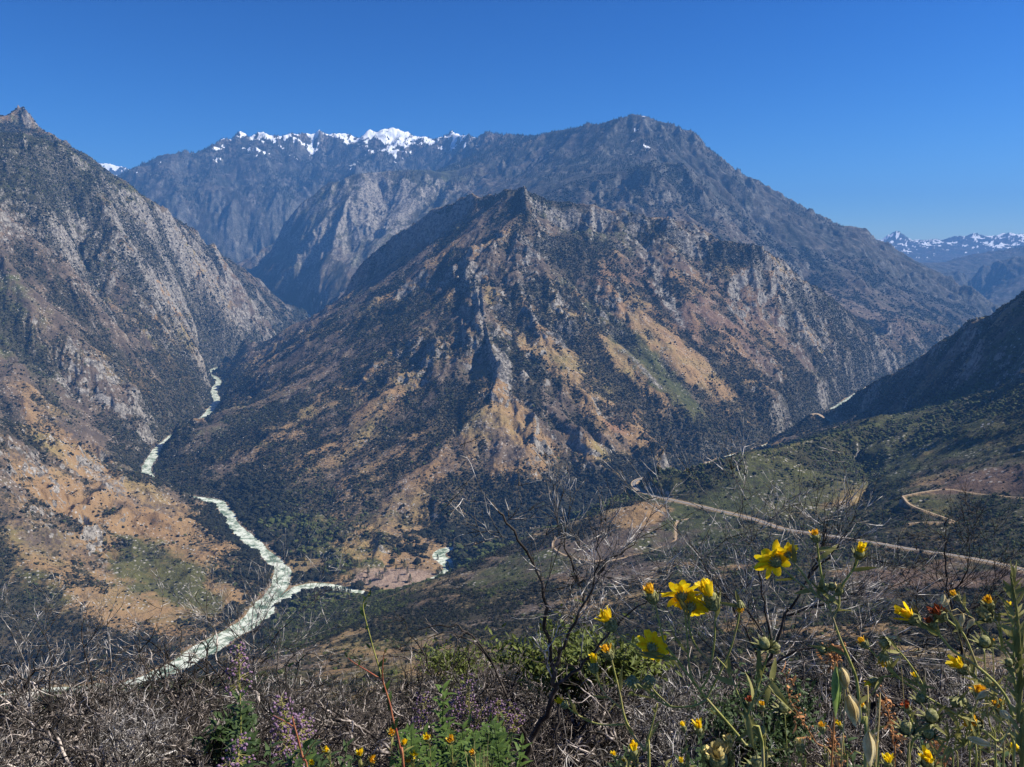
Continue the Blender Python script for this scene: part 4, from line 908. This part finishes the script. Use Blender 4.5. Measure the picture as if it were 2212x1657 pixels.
for i in range(16):
    u = rw.uniform(1280, 2180); weed(u, rw.uniform(1585, 1650), rw.uniform(1.5, 2.3), M_LEAF if i % 2 else M_LEAFD, 110 + i, 'grey-green leafy weed low down under the yellow flowers', .05, 30, None, 1.5, 'grey-green weeds under the yellow flowers', 2)
# red-stemmed plants
def stem_plant(name, paths, Yq, r0, mats, leaves, seed, label, leafmat=M_LEAFB):
    r = random.Random(seed); base = PV(*paths[0][0], Yq); g = ground(base.x, Yq); root = bpy.data.objects.new(name, None); C.objects.link(root); root.location = Vector((base.x, Yq, g)); root['label'] = label; root['category'] = 'plant'
    for li, path in enumerate(paths):
        pts = [PV(u, v, Yq + (.04 * i * (li % 2 * 2 - 1) * .3 if li else 0)) for i, (u, v) in enumerate(path)]
        if li == 0: pts = [Vector((pts[0].x + .03, Yq, g - .02))] + pts
        pts = smooth_path(pts, 6); m = len(pts); h = m if li else int(m * .5); rr = r0 if li == 0 else r0 * .6
        a = MB(); a.tube(pts[:h], rr, rr * (.55 if h < m else .3), 7); a.obj('stem', mats[0], root)
        if h < m: b = MB(); b.tube(pts[h - 1:], rr * .55, rr * .38, 6); b.obj('stem_tip', mats[1], root)
    for (u, v, du, dv, L, w) in leaves:
        p = PV(u, v, Yq); d = PV(u + du, v + dv, Yq) - p; l = MB(); l.blade(p, d + Vector((0, r.uniform(-.3, .3) * d.length, 0)), Vector((r.uniform(-.3, .3), -1, .3)), L, w, r.uniform(-.2, .5)); l.obj('leaf', leafmat, root)
    return root
stem_plant('red_stemmed_plant', [[(872, 1660), (866, 1628), (858, 1585), (848, 1550), (842, 1520), (828, 1475), (818, 1440), (806, 1400), (798, 1370), (790, 1340), (784, 1310), (788, 1295), (798, 1283)], [(820, 1466), (790, 1447), (765, 1432), (750, 1420)], [(828, 1478), (826, 1455), (828, 1420), (832, 1405)]],
    1.5, .0030, (M_REDST, M_FSTEM), [(828, 1496, 14, -24, .028, .012), (838, 1520, 8, -30, .026, .010), (848, 1575, 12, -26, .03, .012), (843, 1535, -6, -22, .022, .008), (818, 1462, 12, -20, .022, .009), (820, 1440, 12, -20, .022, .009), (800, 1400, -12, -14, .016, .005), (790, 1360, 8, -14, .014, .005), (786, 1330, -10, -12, .014, .005), (785, 1312, 8, -12, .014, .005), (783, 1322, -8, -16, .014, .005), (790, 1296, -8, -10, .012, .004), (797, 1288, 4, -14, .016, .005), (775, 1438, 2, -12, .012, .005), (750, 1421, -4, -14, .014, .004), (831, 1410, 6, -16, .014, .005), (828, 1430, 8, -10, .014, .005), (850, 1640, -10, 20, .02, .01)], 5, 'tall plant with red-orange stem turning green at its tip before the valley')
stem_plant('red_stemmed_plant', [[(668, 1690), (655, 1640), (642, 1590), (634, 1560), (626, 1520), (620, 1490), (616, 1455), (622, 1430), (640, 1412)], [(637, 1572), (615, 1558), (585, 1543)], [(655, 1640), (672, 1612), (690, 1590)]],
    1.55, .0027, (M_REDST, M_STEM), [(625, 1560, -16, -8, .018, .006), (622, 1440, 22, -18, .018, .005), (655, 1615, 20, -22, .03, .012), (660, 1640, 24, -10, .026, .01), (590, 1545, -12, -14, .012, .004), (640, 1585, -14, -10, .014, .005)], 6, 'shorter crimson-stemmed plant beside the purple blossom cluster')
# yellow wildflowers
def flower_head(root, bu, tip, Yq, kind, seed, ax=None, size=1.0):
    r = random.Random(seed); b = PV(*bu, Yq); t = PV(*tip, Yq + r.uniform(-.008, .008)); ax = (Vector(ax).normalized() if ax else (t - b).normalized()); L = (t - b).length * size * 1.15
    inv = MB(); a_ = ax.orthogonal().normalized(); c_ = ax.cross(a_)
    if kind == 'open':
        ri = L * .20; li = ri * 1.5
    elif kind == 'bud': ri = L * .29; li = L * .74
    else: ri = L * .25; li = L * .60
    inv.ball(b - ax * ri * .1, ax, li, ri, 10, 7, .06, lambda q: (math.sin(math.pi * (q * .72 + .06)) ** .6), r)
    for k in range(13):
        q = 6.283 * k / 13; d = a_ * math.cos(q) + c_ * math.sin(q); inv.blade(b + d * ri * .75 + ax * li * .1, (ax + d * .28), d, li * 1.02, ri * .6, -.35 if kind != 'bud' else -1.0, 3, .2, (.9, 1, .6, .1))
    h = inv.obj('flower_head', M_INV, root)
    def child(mb, nm, m): o = mb.obj(nm, m, root); o.parent = h; return o
    e = b + ax * li * .92
    if kind == 'open':
        pet = MB(); n = r.choice((16, 17, 18))
        for k in range(n):
            q = 6.283 * k / n + r.uniform(-.12, .12); d = a_ * math.cos(q) + c_ * math.sin(q); pet.blade(e + d * ri * .7, d + ax * r.uniform(-.1, .55), ax, L * r.uniform(.60, .74), L * r.uniform(.27, .36), r.uniform(-.5, .7), 5, r.uniform(-.3, .35), (.5, .8, 1.0, 1.05, .9, .35))
        child(pet, 'petals', M_PETAL); dk = MB()
        for k in range(34):
            q = k * 2.4; rr = ri * .8 * math.sqrt(k / 34); dk.ball(e + (a_ * math.cos(q) + c_ * math.sin(q)) * rr, ax, ri * .5, ri * .13, 5, 2)
        child(dk, 'florets', M_ORANGE)
    elif kind == 'bud': pass
    else:
        m = {'tuft': M_PETAL, 'orange': M_ORANGE, 'red': M_RED, 'cream': M_CREAM}[kind]; pet = MB(); w = 1.0 if kind == 'tuft' else .62
        for k in range(22 if kind == 'tuft' else 30):
            q = k * 2.4; rr = ri * .72 * math.sqrt((k + 1) / 30); d = a_ * math.cos(q) + c_ * math.sin(q)
            pet.blade(e + d * rr - ax * li * .15, ax + d * r.uniform(.0, .9) * (rr / ri), d, L * r.uniform(.40, .68) * (1 if kind == 'tuft' else .75), ri * .75 * w, r.uniform(-.6, .8), 3, r.uniform(-.4, .4), (.6, .9, 1.1, .6))
        child(pet, 'petals' if kind == 'tuft' else 'florets', m)
    return h
def wildflower(stems, heads, Yq, label, seed, nleaf=14, r0=.0021, lf=.035):
    r = random.Random(seed); b0 = PV(*stems[0][0], Yq); g = ground(b0.x, Yq); root = bpy.data.objects.new('yellow_wildflower', None); C.objects.link(root)
    root.location = Vector((b0.x, Yq, g)); root['label'] = label; root['category'] = 'wildflower'
    for li, path in enumerate(stems):
        pts = [PV(u, v, Yq) for u, v in path]
        if li == 0: pts = [Vector((pts[0].x + .01, Yq, g - .01))] + pts
        pts = smooth_path(pts, 5); a = MB(); rr = r0 * 1.1 * (1 if li == 0 else .62); a.tube(pts, rr, rr * (.5 if li == 0 else .7), 6)
        for k in range(34 * (2 if li == 0 else 1)):         # short woolly hairs
            i = r.randrange(len(pts) - 1); q = pts[i].lerp(pts[i + 1], r.random()); d = rv(r).normalized(); a.tube([q, q + d * (rr + r.uniform(.001, .0025))], .00022, .00012, 3, False)
        a.obj('stem', M_FSTEM, root)
        for k in range(max(1, nleaf // len(stems))):
            i = r.randrange(1, len(pts) - 1); p = pts[i]; d = (pts[i + 1] - pts[i]).normalized(); l = MB()
            nd = d + rv(r, .75); nd.y *= .6; l.blade(p, nd, Vector((r.gauss(0, .5), -1, r.gauss(0, .5))), lf * r.uniform(.5, 1.1), lf * .15, r.uniform(-.9, .9), 5, .3, (.6, 1, .95, .8, .5, .05)); l.obj('leaf', M_LEAF, root)
    for j, h in enumerate(heads): flower_head(root, h[0], h[1], Yq, h[2], seed * 31 + j, *(h[3:]))
    return root
wildflower([[(1650, 1690), (1610, 1609), (1526, 1509), (1490, 1462), (1462, 1424), (1437, 1392), (1425, 1348), (1415, 1303)], [(1462, 1424), (1430, 1422), (1401, 1418), (1372, 1396), (1345, 1378), (1328, 1363)], [(1512, 1492), (1530, 1460), (1542, 1396), (1545, 1348), (1546, 1317)], [(1500, 1478), (1489, 1442), (1485, 1384), (1477, 1300)], [(1526, 1512), (1498, 1525), (1448, 1526), (1414, 1506), (1386, 1481), (1374, 1466), (1366, 1460)], [(1448, 1526), (1420, 1500), (1404, 1480)], [(1540, 1440), (1500, 1390), (1488, 1345), (1492, 1318)], [(1526, 1509), (1571, 1420), (1590, 1360), (1598, 1318), (1598, 1302)], [(1462, 1424), (1435, 1416), (1416, 1408)]],
    [((1328, 1363), (1304, 1326), 'tuft'), ((1415, 1303), (1399, 1266), 'orange'), ((1546, 1317), (1526, 1272), 'tuft', None, 1.15), ((1475, 1297), (1470, 1256), 'open', (-.1, .70, .55), 1.05), ((1366, 1460), (1366, 1492), 'bud'), ((1402, 1458), (1404, 1484), 'bud'), ((1490, 1318), (1497, 1280), 'open', (.3, .7, .4), 1.0), ((1598, 1297), (1600, 1322), 'orange'), ((1405, 1404), (1432, 1392), 'open', (.45, .75, .1), 1.35)],
    1.0, 'branching plant carrying the dense cluster of yellow flowers in the middle of the row', 3, 22)
wildflower([[(1868, 1690), (1859, 1557), (1851, 1474), (1837, 1432), (1812, 1373), (1790, 1306), (1783, 1275)], [(1790, 1306), (1760, 1282), (1725, 1258), (1700, 1236), (1682, 1219)], [(1760, 1282), (1735, 1240), (1703, 1202)], [(1790, 1290), (1776, 1250), (1768, 1200), (1765, 1172)], [(1793, 1300), (1829, 1250), (1848, 1222), (1853, 1205)], [(1800, 1330), (1812, 1310), (1812, 1280)], [(1830, 1415), (1800, 1405), (1780, 1402)]],
    [((1682, 1221), (1654, 1192), 'open', (-.3, .80, .30), 1.3), ((1705, 1203), (1699, 1180), 'open', (-.1, .75, .45), 1.25), ((1765, 1172), (1758, 1145), 'orange'), ((1853, 1206), (1862, 1181), 'tuft'), ((1785, 1280), (1776, 1258), 'bud'), ((1797, 1276), (1796, 1256), 'bud'), ((1811, 1286), (1816, 1262), 'cream'), ((1783, 1408), (1768, 1398), 'bud')],
    .85, 'tall plant with the largest open yellow flower held out to the left', 4, 16)
wildflower([[(1402, 1690), (1392, 1623), (1372, 1595), (1350, 1551), (1338, 1495), (1327, 1450), (1321, 1424)], [(1340, 1528), (1320, 1512), (1302, 1492), (1285, 1455)], [(1350, 1565), (1296, 1565), (1254, 1548), (1226, 1528)], [(1392, 1623), (1410, 1560), (1420, 1520)]],
    [((1321, 1424), (1306, 1394), 'orange'), ((1285, 1455), (1281, 1428), 'tuft', (-.1, .3, .8), 1.15), ((1226, 1528), (1207, 1511), 'tuft')], 1.05, 'lower left plant with three small yellow-orange heads on thin stems', 5, 14)
wildflower([[(2210, 1690), (2186, 1543), (2161, 1488), (2111, 1440), (2060, 1407), (2030, 1373), (2005, 1359), (1984, 1342)], [(2111, 1440), (2083, 1373), (2060, 1350), (2042, 1336)], [(2030, 1373), (2024, 1362), (2019, 1356)], [(2161, 1500), (2130, 1480), (2092, 1452)]],
    [((1985, 1343), (1955, 1325), 'tuft', None, 1.15), ((2042, 1337), (2018, 1314), 'red'), ((2021, 1358), (2003, 1335), 'red'), ((2093, 1453), (2064, 1430), 'tuft')], .90, 'plant leaning in from the right with one bright yellow head between red-brown ones', 6, 16)
wildflower([[(2190, 1680), (2150, 1600), (2080, 1552), (1999, 1504), (1935, 1460), (1893, 1418), (1874, 1398)], [(1999, 1504), (1993, 1479), (1963, 1432), (1932, 1396), (1920, 1385)], [(1940, 1462), (1920, 1440), (1911, 1425)], [(1935, 1460), (1910, 1462), (1892, 1470)], [(2040, 1528), (2055, 1530), (2063, 1522)], [(1999, 1504), (1990, 1490), (1982, 1475)]],
    [((1875, 1400), (1856, 1378), 'orange'), ((1922, 1384), (1902, 1392), 'bud', None, 1.2), ((1911, 1408), (1906, 1434), 'orange'), ((1894, 1466), (1874, 1478), 'tuft'), ((2070, 1505), (2056, 1530), 'bud'), ((1984, 1474), (1975, 1456), 'tuft'), ((1990, 1520), (1986, 1498), 'bud'), ((2118, 1572), (2092, 1556), 'orange')], 1.06, 'plant with a row of half-closed orange-tipped buds slanting up from lower right', 7, 20)
wildflower([[(2205, 1690), (2195, 1500), (2178, 1423), (2144, 1384), (2100, 1334), (2073, 1297)], [(2178, 1423), (2166, 1400), (2155, 1351), (2138, 1334)], [(2166, 1400), (2160, 1350), (2142, 1313)], [(2190, 1420), (2188, 1360), (2180, 1318)]],
    [((2073, 1297), (2055, 1278), 'orange'), ((2142, 1340), (2120, 1322), 'cream', None, 1.1), ((2143, 1315), (2131, 1290), 'orange'), ((2180, 1318), (2176, 1303), 'tuft')], 1.14, 'plant at the right edge with tan seed head and small orange buds', 8, 22)
wildflower([[(1960, 1700), (1962, 1640), (1975, 1580), (1960, 1535)], [(1965, 1610), (2000, 1570), (2015, 1550)]], [((1964, 1540), (1955, 1518), 'red'), ((1960, 1588), (1958, 1556), 'bud'), ((2016, 1558), (2010, 1534), 'bud')], 1.0, 'low plant with round green buds and one reddish bud', 9, 14)
wildflower([[(1895, 1700), (1880, 1600), (1868, 1535)]], [((1869, 1538), (1858, 1516), 'orange')], 1.0, 'short single-stemmed plant with an orange-tipped bud by the oats', 10, 6)
wildflower([[(1650, 1690), (1613, 1573), (1630, 1506), (1649, 1444), (1660, 1410)], [(1613, 1573), (1610, 1539), (1593, 1497), (1571, 1447), (1548, 1420)], [(1630, 1520), (1660, 1480), (1668, 1465)]], [((1662, 1408), (1684, 1386), 'bud'), ((1655, 1402), (1648, 1378), 'bud')], .95, 'stalk with a pair of nodding green buds right of the flower cluster', 11, 14, .0019, .05)
small = [((1480, 1580), (1474, 1562), 'tuft', 'small yellow head low left of the cream ones'), ((1512, 1590), (1508, 1562), 'tuft', 'small yellow-orange head second from left along the bottom'), ((1554, 1668), (1550, 1612), 'cream', 'pale cream round head lowest of the cream pair'), ((1576, 1614), (1572, 1586), 'cream', 'pale cream round head topmost of the cream pair'), ((1646, 1570), (1642, 1592), 'orange', 'nodding orange head under the dark green shrub'), ((1370, 1640), (1368, 1608), 'tuft', 'tiny yellow spike near the lower left plant'), ((1330, 1640), (1326, 1626), 'tuft', 'tiny bright yellow head at the bottom beside the black trunk'),
    ((1695, 1540), (1690, 1515), 'bud', 'green bud beside the orange dry weed'), ((1625, 1530), (1619, 1505), 'red', 'tiny red-tipped bud over the dark shrub'), ((1648, 1535), (1646, 1516), 'orange', 'tiny orange-tipped bud right of the red-tipped one'), ((1730, 1625), (1728, 1595), 'cream', 'cream head right of the big buds at the bottom'), ((1640, 1668), (1632, 1630), 'bud', 'large round green bud at the bottom edge'), ((1920, 1664), (1917, 1634), 'tuft', 'bright yellow head at the bottom edge right of the oats'), ((2006, 1660), (2003, 1630), 'tuft', 'bright yellow head at the bottom edge beneath the round buds'), ((2214, 1628), (2190, 1612), 'tuft', 'orange-yellow head at the lower right corner'),
    ((1820, 1575), (1810, 1560), 'tuft', 'small yellow head immediately left of the oat husks'), ((1778, 1585), (1774, 1560), 'orange', 'small orange-topped bud left of the oats'), ((1475, 1660), (1470, 1640), 'tuft', 'small yellow head at the bottom among grey-green weeds'), ((1350, 1655), (1346, 1640), 'orange', 'tiny orange head at the bottom by the lower left plant')]
for i, (b, t, k, lb) in enumerate(small):
    wildflower([[(b[0] + 8, 1700), (b[0] + 5, (b[1] + 1700) / 2), b]], [(b, t, k)], 1.15, lb, 60 + i, 4, .0012, .025)
for i, (u, v, k, lb) in enumerate([(928, 1592, 'tuft', 'bright yellow flower beside the red stem low down'), (870, 1602, 'tuft', 'yellow flower left of the brightest one'), (845, 1580, 'orange', 'small orange flower just left of the red stem'), (778, 1626, 'tuft', 'small yellow flower left among bottom twigs'), (712, 1618, 'tuft', 'tiny yellow flower in dark weeds nearer the crimson stem'), (800, 1640, 'orange', 'orange flower above the bottom edge left of the red stem'), (680, 1646, 'tuft', 'yellow flower right at the crimson stem base'), (893, 1628, 'tuft', 'yellow flower just right of the red stem base'), (976, 1596, 'orange', 'small orange flower among bright weeds'), (1025, 1622, 'orange', 'small orange-yellow flower near the glossy bush'), (888, 1640, 'orange', 'lowest orange flower by the red stem')]):
    wildflower([[(u + 6, 1700), (u + 2, (v + 1700) / 2), (u, v + 7)]], [((u, v + 8), (u - 2, v - 9), k, (rb.uniform(-.3, .3), -.5, .7), 1.1)], 1.75, lb, 100 + i, 5, .0013, .04)
rq = random.Random(41); GC = 'budding stems crowding the right corner'
for i in range(12):
    u = rq.uniform(2000, 2215); v = rq.uniform(1370, 1600) if u > 2090 else rq.uniform(1500, 1610); lean = rq.uniform(-50, 40); k = rq.choice(['bud', 'orange', 'cream', 'bud', 'tuft'])
    pth = [(u + lean + 20, 1700), (u + lean * .6 + rq.uniform(-10, 10), v * .5 + 850), (u, v)]; md = pth[1]
    o = wildflower([pth, [md, (md[0] + rq.uniform(-40, 30), md[1] - 40), (md[0] + rq.uniform(-60, 40), md[1] - 75)]], [((u, v), (u + rq.uniform(-14, 8), v - rq.uniform(17, 26)), k)], rq.uniform(1.0, 1.5), 'budding yellow-green stem in the crowd of stems filling the lower right corner', 300 + i, 12, .0015, .03)
    o['group'] = GC
# tall green stem at the right edge
r_ = random.Random(77); root = stem_plant('tall_green_plant', [[(2206, 1690), (2200, 1557), (2206, 1474), (2202, 1390), (2196, 1320), (2188, 1270), (2184, 1246)], [(2204, 1430), (2212, 1350), (2222, 1290)], [(2202, 1500), (2222, 1440), (2236, 1390)]], .8, .0030, (M_LEAF, M_LEAF), [(2186 + (v - 1246) * .05 + r_.uniform(-4, 4), v, r_.uniform(-26, 26), r_.uniform(-34, -6), r_.uniform(.014, .026), r_.uniform(.003, .006)) for v in [1246 + 6.0 * k for k in range(64)]], 8, 'tall thick-stemmed green plant with ragged leaves rising at the right edge', M_LEAF)
# wild oats
def oat(stem, husks, Yq, label, seed):
    r = random.Random(seed); b0 = PV(*stem[0], Yq); g = ground(b0.x, Yq); root = bpy.data.objects.new('wild_oat', None); C.objects.link(root); root.location = Vector((b0.x, Yq, g)); root['label'] = label; root['category'] = 'wild oat'
    pts = smooth_path([Vector((b0.x, Yq, g - .01))] + [PV(u, v, Yq) for u, v in stem], 6); a = MB(); a.tube(pts, .0006, .0003, 5); a.obj('stalk', M_STRAW, root)
    for (p0, p1, w, green_) in husks:
        A_, B_ = PV(*p0, Yq), PV(*p1, Yq); d = B_ - A_; L = d.length; h = MB(); ww = w / FPX * Yq
        for s_ in (-1, 1):
            h.blade(A_, d + Vector((s_ * L * .07, r.uniform(-.1, .1) * L, 0)), Vector((s_ * .8, -1, 0)), L, ww, .12 * s_, 6, .7, (.25, .8, 1, .95, .7, .4, .02))
        h.ball(A_ + d * .04, d, L * .8, ww * .46, 8, 6, .05)
        h.tube([A_ + d * .5, A_ + d * 1.05, A_ + d * 1.5 + rv(r, L * .08)], .0003, .00012, 3)
        o = h.obj('husk', M_OATG if green_ else M_OAT, root)
        q = min(pts, key=lambda t: (t - A_).length + (0 if t.z > A_.z else .02)); s2 = MB(); s2.tube([q, (q + A_) * .5 + Vector((0, 0, .004)), A_], .0004, .0003, 3); s2.obj('stalklet', M_STRAW, root)
    return root
oat([(1815, 1690), (1812, 1560), (1806, 1470), (1802, 1432)], [((1806, 1440), (1812, 1548), 18, 1)], .55, 'slim green oat husk hanging left of the pale ones', 1)
oat([(1870, 1690), (1840, 1560), (1822, 1480), (1817, 1440)], [((1818, 1442), (1833, 1492), 22, 0), ((1832, 1500), (1856, 1568), 26, 0)], .55, 'wild oat with two ripe cream husks one under the other', 2)
oat([(1890, 1690), (1884, 1620), (1876, 1578)], [((1876, 1580), (1886, 1654), 26, 0)], .55, 'wild oat with one fat ripe husk near the bottom edge', 3)
oat([(2190, 1690), (2150, 1620), (2110, 1520), (2080, 1400), (2055, 1320), (2040, 1285)], [((2040, 1284), (2034, 1306), 9, 0), ((2036, 1310), (2054, 1294), 9, 0), ((2080, 1325), (2078, 1354), 10, 0), ((2104, 1336), (2090, 1360), 11, 0), ((2136, 1490), (2104, 1512), 13, 0), ((2090, 1592), (2146, 1610), 14, 0), ((2160, 1535), (2182, 1552), 14, 0)], .8, 'wild oat with loose tan husks spread among the right-hand buds', 4)
oat([(1960, 1690), (1955, 1560), (1948, 1450), (1938, 1360)], [((1942, 1357), (1918, 1355), 6, 0), ((1938, 1377), (1915, 1374), 6, 0), ((1946, 1420), (1922, 1418), 6, 0)], .9, 'thin oat stalk with three tiny husks pointing left', 5)
# orange dried weeds and straw tuft
def dry_weed(path, Yq, seed, label):
    r = random.Random(seed); b0 = PV(*path[0], Yq); g = ground(b0.x, Yq); pts = smooth_path([Vector((b0.x, Yq, g))] + [PV(u, v, Yq) for u, v in path], 8); a = MB(); b = MB(); a.tube(pts, .002, .0006, 4)
    for k in range(34):
        i = r.randrange(len(pts) // 3, len(pts)); p = pts[i]; d = rv(r).normalized(); q = p + d * r.uniform(.005, .02); a.tube([p, q], .0004, .0003, 3); b.ball(q, rv(r), .006, .0024, 5, 3, .3)
        if r.random() < .3: b.blade(q, rv(r), rv(r), .02, .006, .5, 3)
    base = Vector((b0.x, Yq, g)); o = bpy.data.objects.new('dry_weed', a.mesh('stalk', M_DRY, True, base)); C.objects.link(o); o.location = base
    t = bpy.data.objects.new('seed_heads', b.mesh('seed_heads', M_DRY, True, base)); C.objects.link(t); t.parent = o; o['label'] = label; o['category'] = 'dry weed'
dry_weed([(1800, 1680), (1760, 1600), (1725, 1545), (1705, 1508), (1697, 1455)], 1.5, 1, 'orange dried weed spike left of the oats')
dry_weed([(1930, 1690), (1928, 1600), (1920, 1545), (1912, 1500)], 1.3, 2, 'orange dried weed between oat husks and round buds')
dry_weed([(1810, 1690), (1806, 1620), (1796, 1580)], 1.4, 3, 'low rust-coloured dried weed at the bottom beneath the oats')
dry_weed([(2040, 1690), (2020, 1620), (2000, 1585)], 1.3, 4, 'low orange dried weed beneath the round green buds')
dry_weed([(1805, 1500), (1800, 1440), (1799, 1395)], 1.2, 5, 'short orange seed spike behind the tall flower stem')
tf = MB(); rr_ = random.Random(4); b0 = PV(1030, 1660, 1.8); b0.z = ground(b0.x, 1.8)
for k in range(26):
    tp = PV(1040 + rr_.gauss(6, 12), 1612 + rr_.gauss(10, 18), 1.8 + rr_.uniform(-.05, .05)); d = tp - b0; tf.blade(b0 + rv(rr_, .008), d, rv(rr_), d.length, .004, rr_.uniform(-.2, .4), 5, .2, (1, 1, .9, .7, .4, .05))
o = tf.obj('grass_tuft', M_STRAW); o['label'] = 'straw-yellow grass tuft at the bottom right of the bright weeds'; o['category'] = 'grass tuft'
log('foreground')
# ------------------------------------------------------------------ light, sky, air
SUN_AZ, SUN_EL = math.radians(86), math.radians(43)   # azimuth clockwise from view direction (+Y)
w = bpy.data.worlds.new('World'); bpy.context.scene.world = w; w.use_nodes = True
nt = w.node_tree; bg = nt.nodes['Background']
sky = nt.nodes.new('ShaderNodeTexSky'); sky.sky_type = 'NISHITA'; sky.sun_disc = False
sky.sun_elevation = SUN_EL; sky.sun_rotation = SUN_AZ; sky.altitude = 1400; sky.air_density = 1.0; sky.dust_density = 1.1; sky.ozone_density = 3.0
hs = nt.nodes.new('ShaderNodeHueSaturation'); hs.inputs['Saturation'].default_value = 1.4; hs.inputs['Value'].default_value = 1.0; hs.inputs['Hue'].default_value = .502
nt.links.new(sky.outputs[0], hs.inputs['Color']); 
def vm(op, a, k):
    x = nt.nodes.new('ShaderNodeVectorMath'); x.operation = op; nt.links.new(a, x.inputs[0]); x.inputs[3 if op == 'SCALE' else 1].default_value = k; return x.outputs[0]
ga = nt.nodes.new('ShaderNodeGamma'); ga.inputs[1].default_value = 1.5
nt.links.new(vm('SCALE', hs.outputs[0], .14), ga.inputs[0]); nt.links.new(vm('SCALE', ga.outputs[0], 9.4), bg.inputs[0]); bg.inputs[1].default_value = .060
sd = bpy.data.lights.new('sun', 'SUN'); sd.energy = 5.0; sd.angle = math.radians(.53); sd.color = (1, .93, .80)
so = bpy.data.objects.new('sun', sd); C.objects.link(so)
dv = Vector((math.sin(SUN_AZ) * math.cos(SUN_EL), math.cos(SUN_AZ) * math.cos(SUN_EL), math.sin(SUN_EL)))
so.rotation_euler = dv.to_track_quat('Z', 'Y').to_euler()
so.location = dv * 100
def haze():
    import bmesh
    me = bpy.data.meshes.new('haze'); bm = bmesh.new(); bmesh.ops.create_cube(bm, size=1)
    zt, zb = float(H.max()) + 8, float(H.min()) - 6
    for v in bm.verts: v.co = Vector((v.co.x * 46000, v.co.y * 27000 + 12700, (v.co.z + .5) * (zt - zb) + zb))
    bm.to_mesh(me); bm.free()
    o = bpy.data.objects.new('haze', me); C.objects.link(o); o['kind'] = 'stuff'; o['label'] = 'thin blue haze filling the canyon air'; o['category'] = 'haze'
    m = bpy.data.materials.new('haze'); m.use_nodes = True; t = m.node_tree; t.nodes.clear()
    out = t.nodes.new('ShaderNodeOutputMaterial'); v = t.nodes.new('ShaderNodeVolumePrincipled')
    v.inputs['Color'].default_value = (.15, .42, 1, 1); v.inputs['Density'].default_value = HAZE_D; v.inputs['Anisotropy'].default_value = 0.0
    t.links.new(v.outputs[0], out.inputs['Volume']); me.materials.append(m)
HAZE_D = 4.8e-5
haze()
sc = bpy.context.scene
sc.view_settings.view_transform = 'Standard'; sc.view_settings.look = 'None'; sc.view_settings.gamma = 1; sc.view_settings.exposure = .84
sc.cycles.use_denoising = True
sc.cycles.max_bounces = 4; sc.cycles.diffuse_bounces = 2; sc.cycles.glossy_bounces = 2; sc.cycles.transmission_bounces = 4; sc.cycles.volume_bounces = 0; sc.cycles.transparent_max_bounces = 8
log('done')
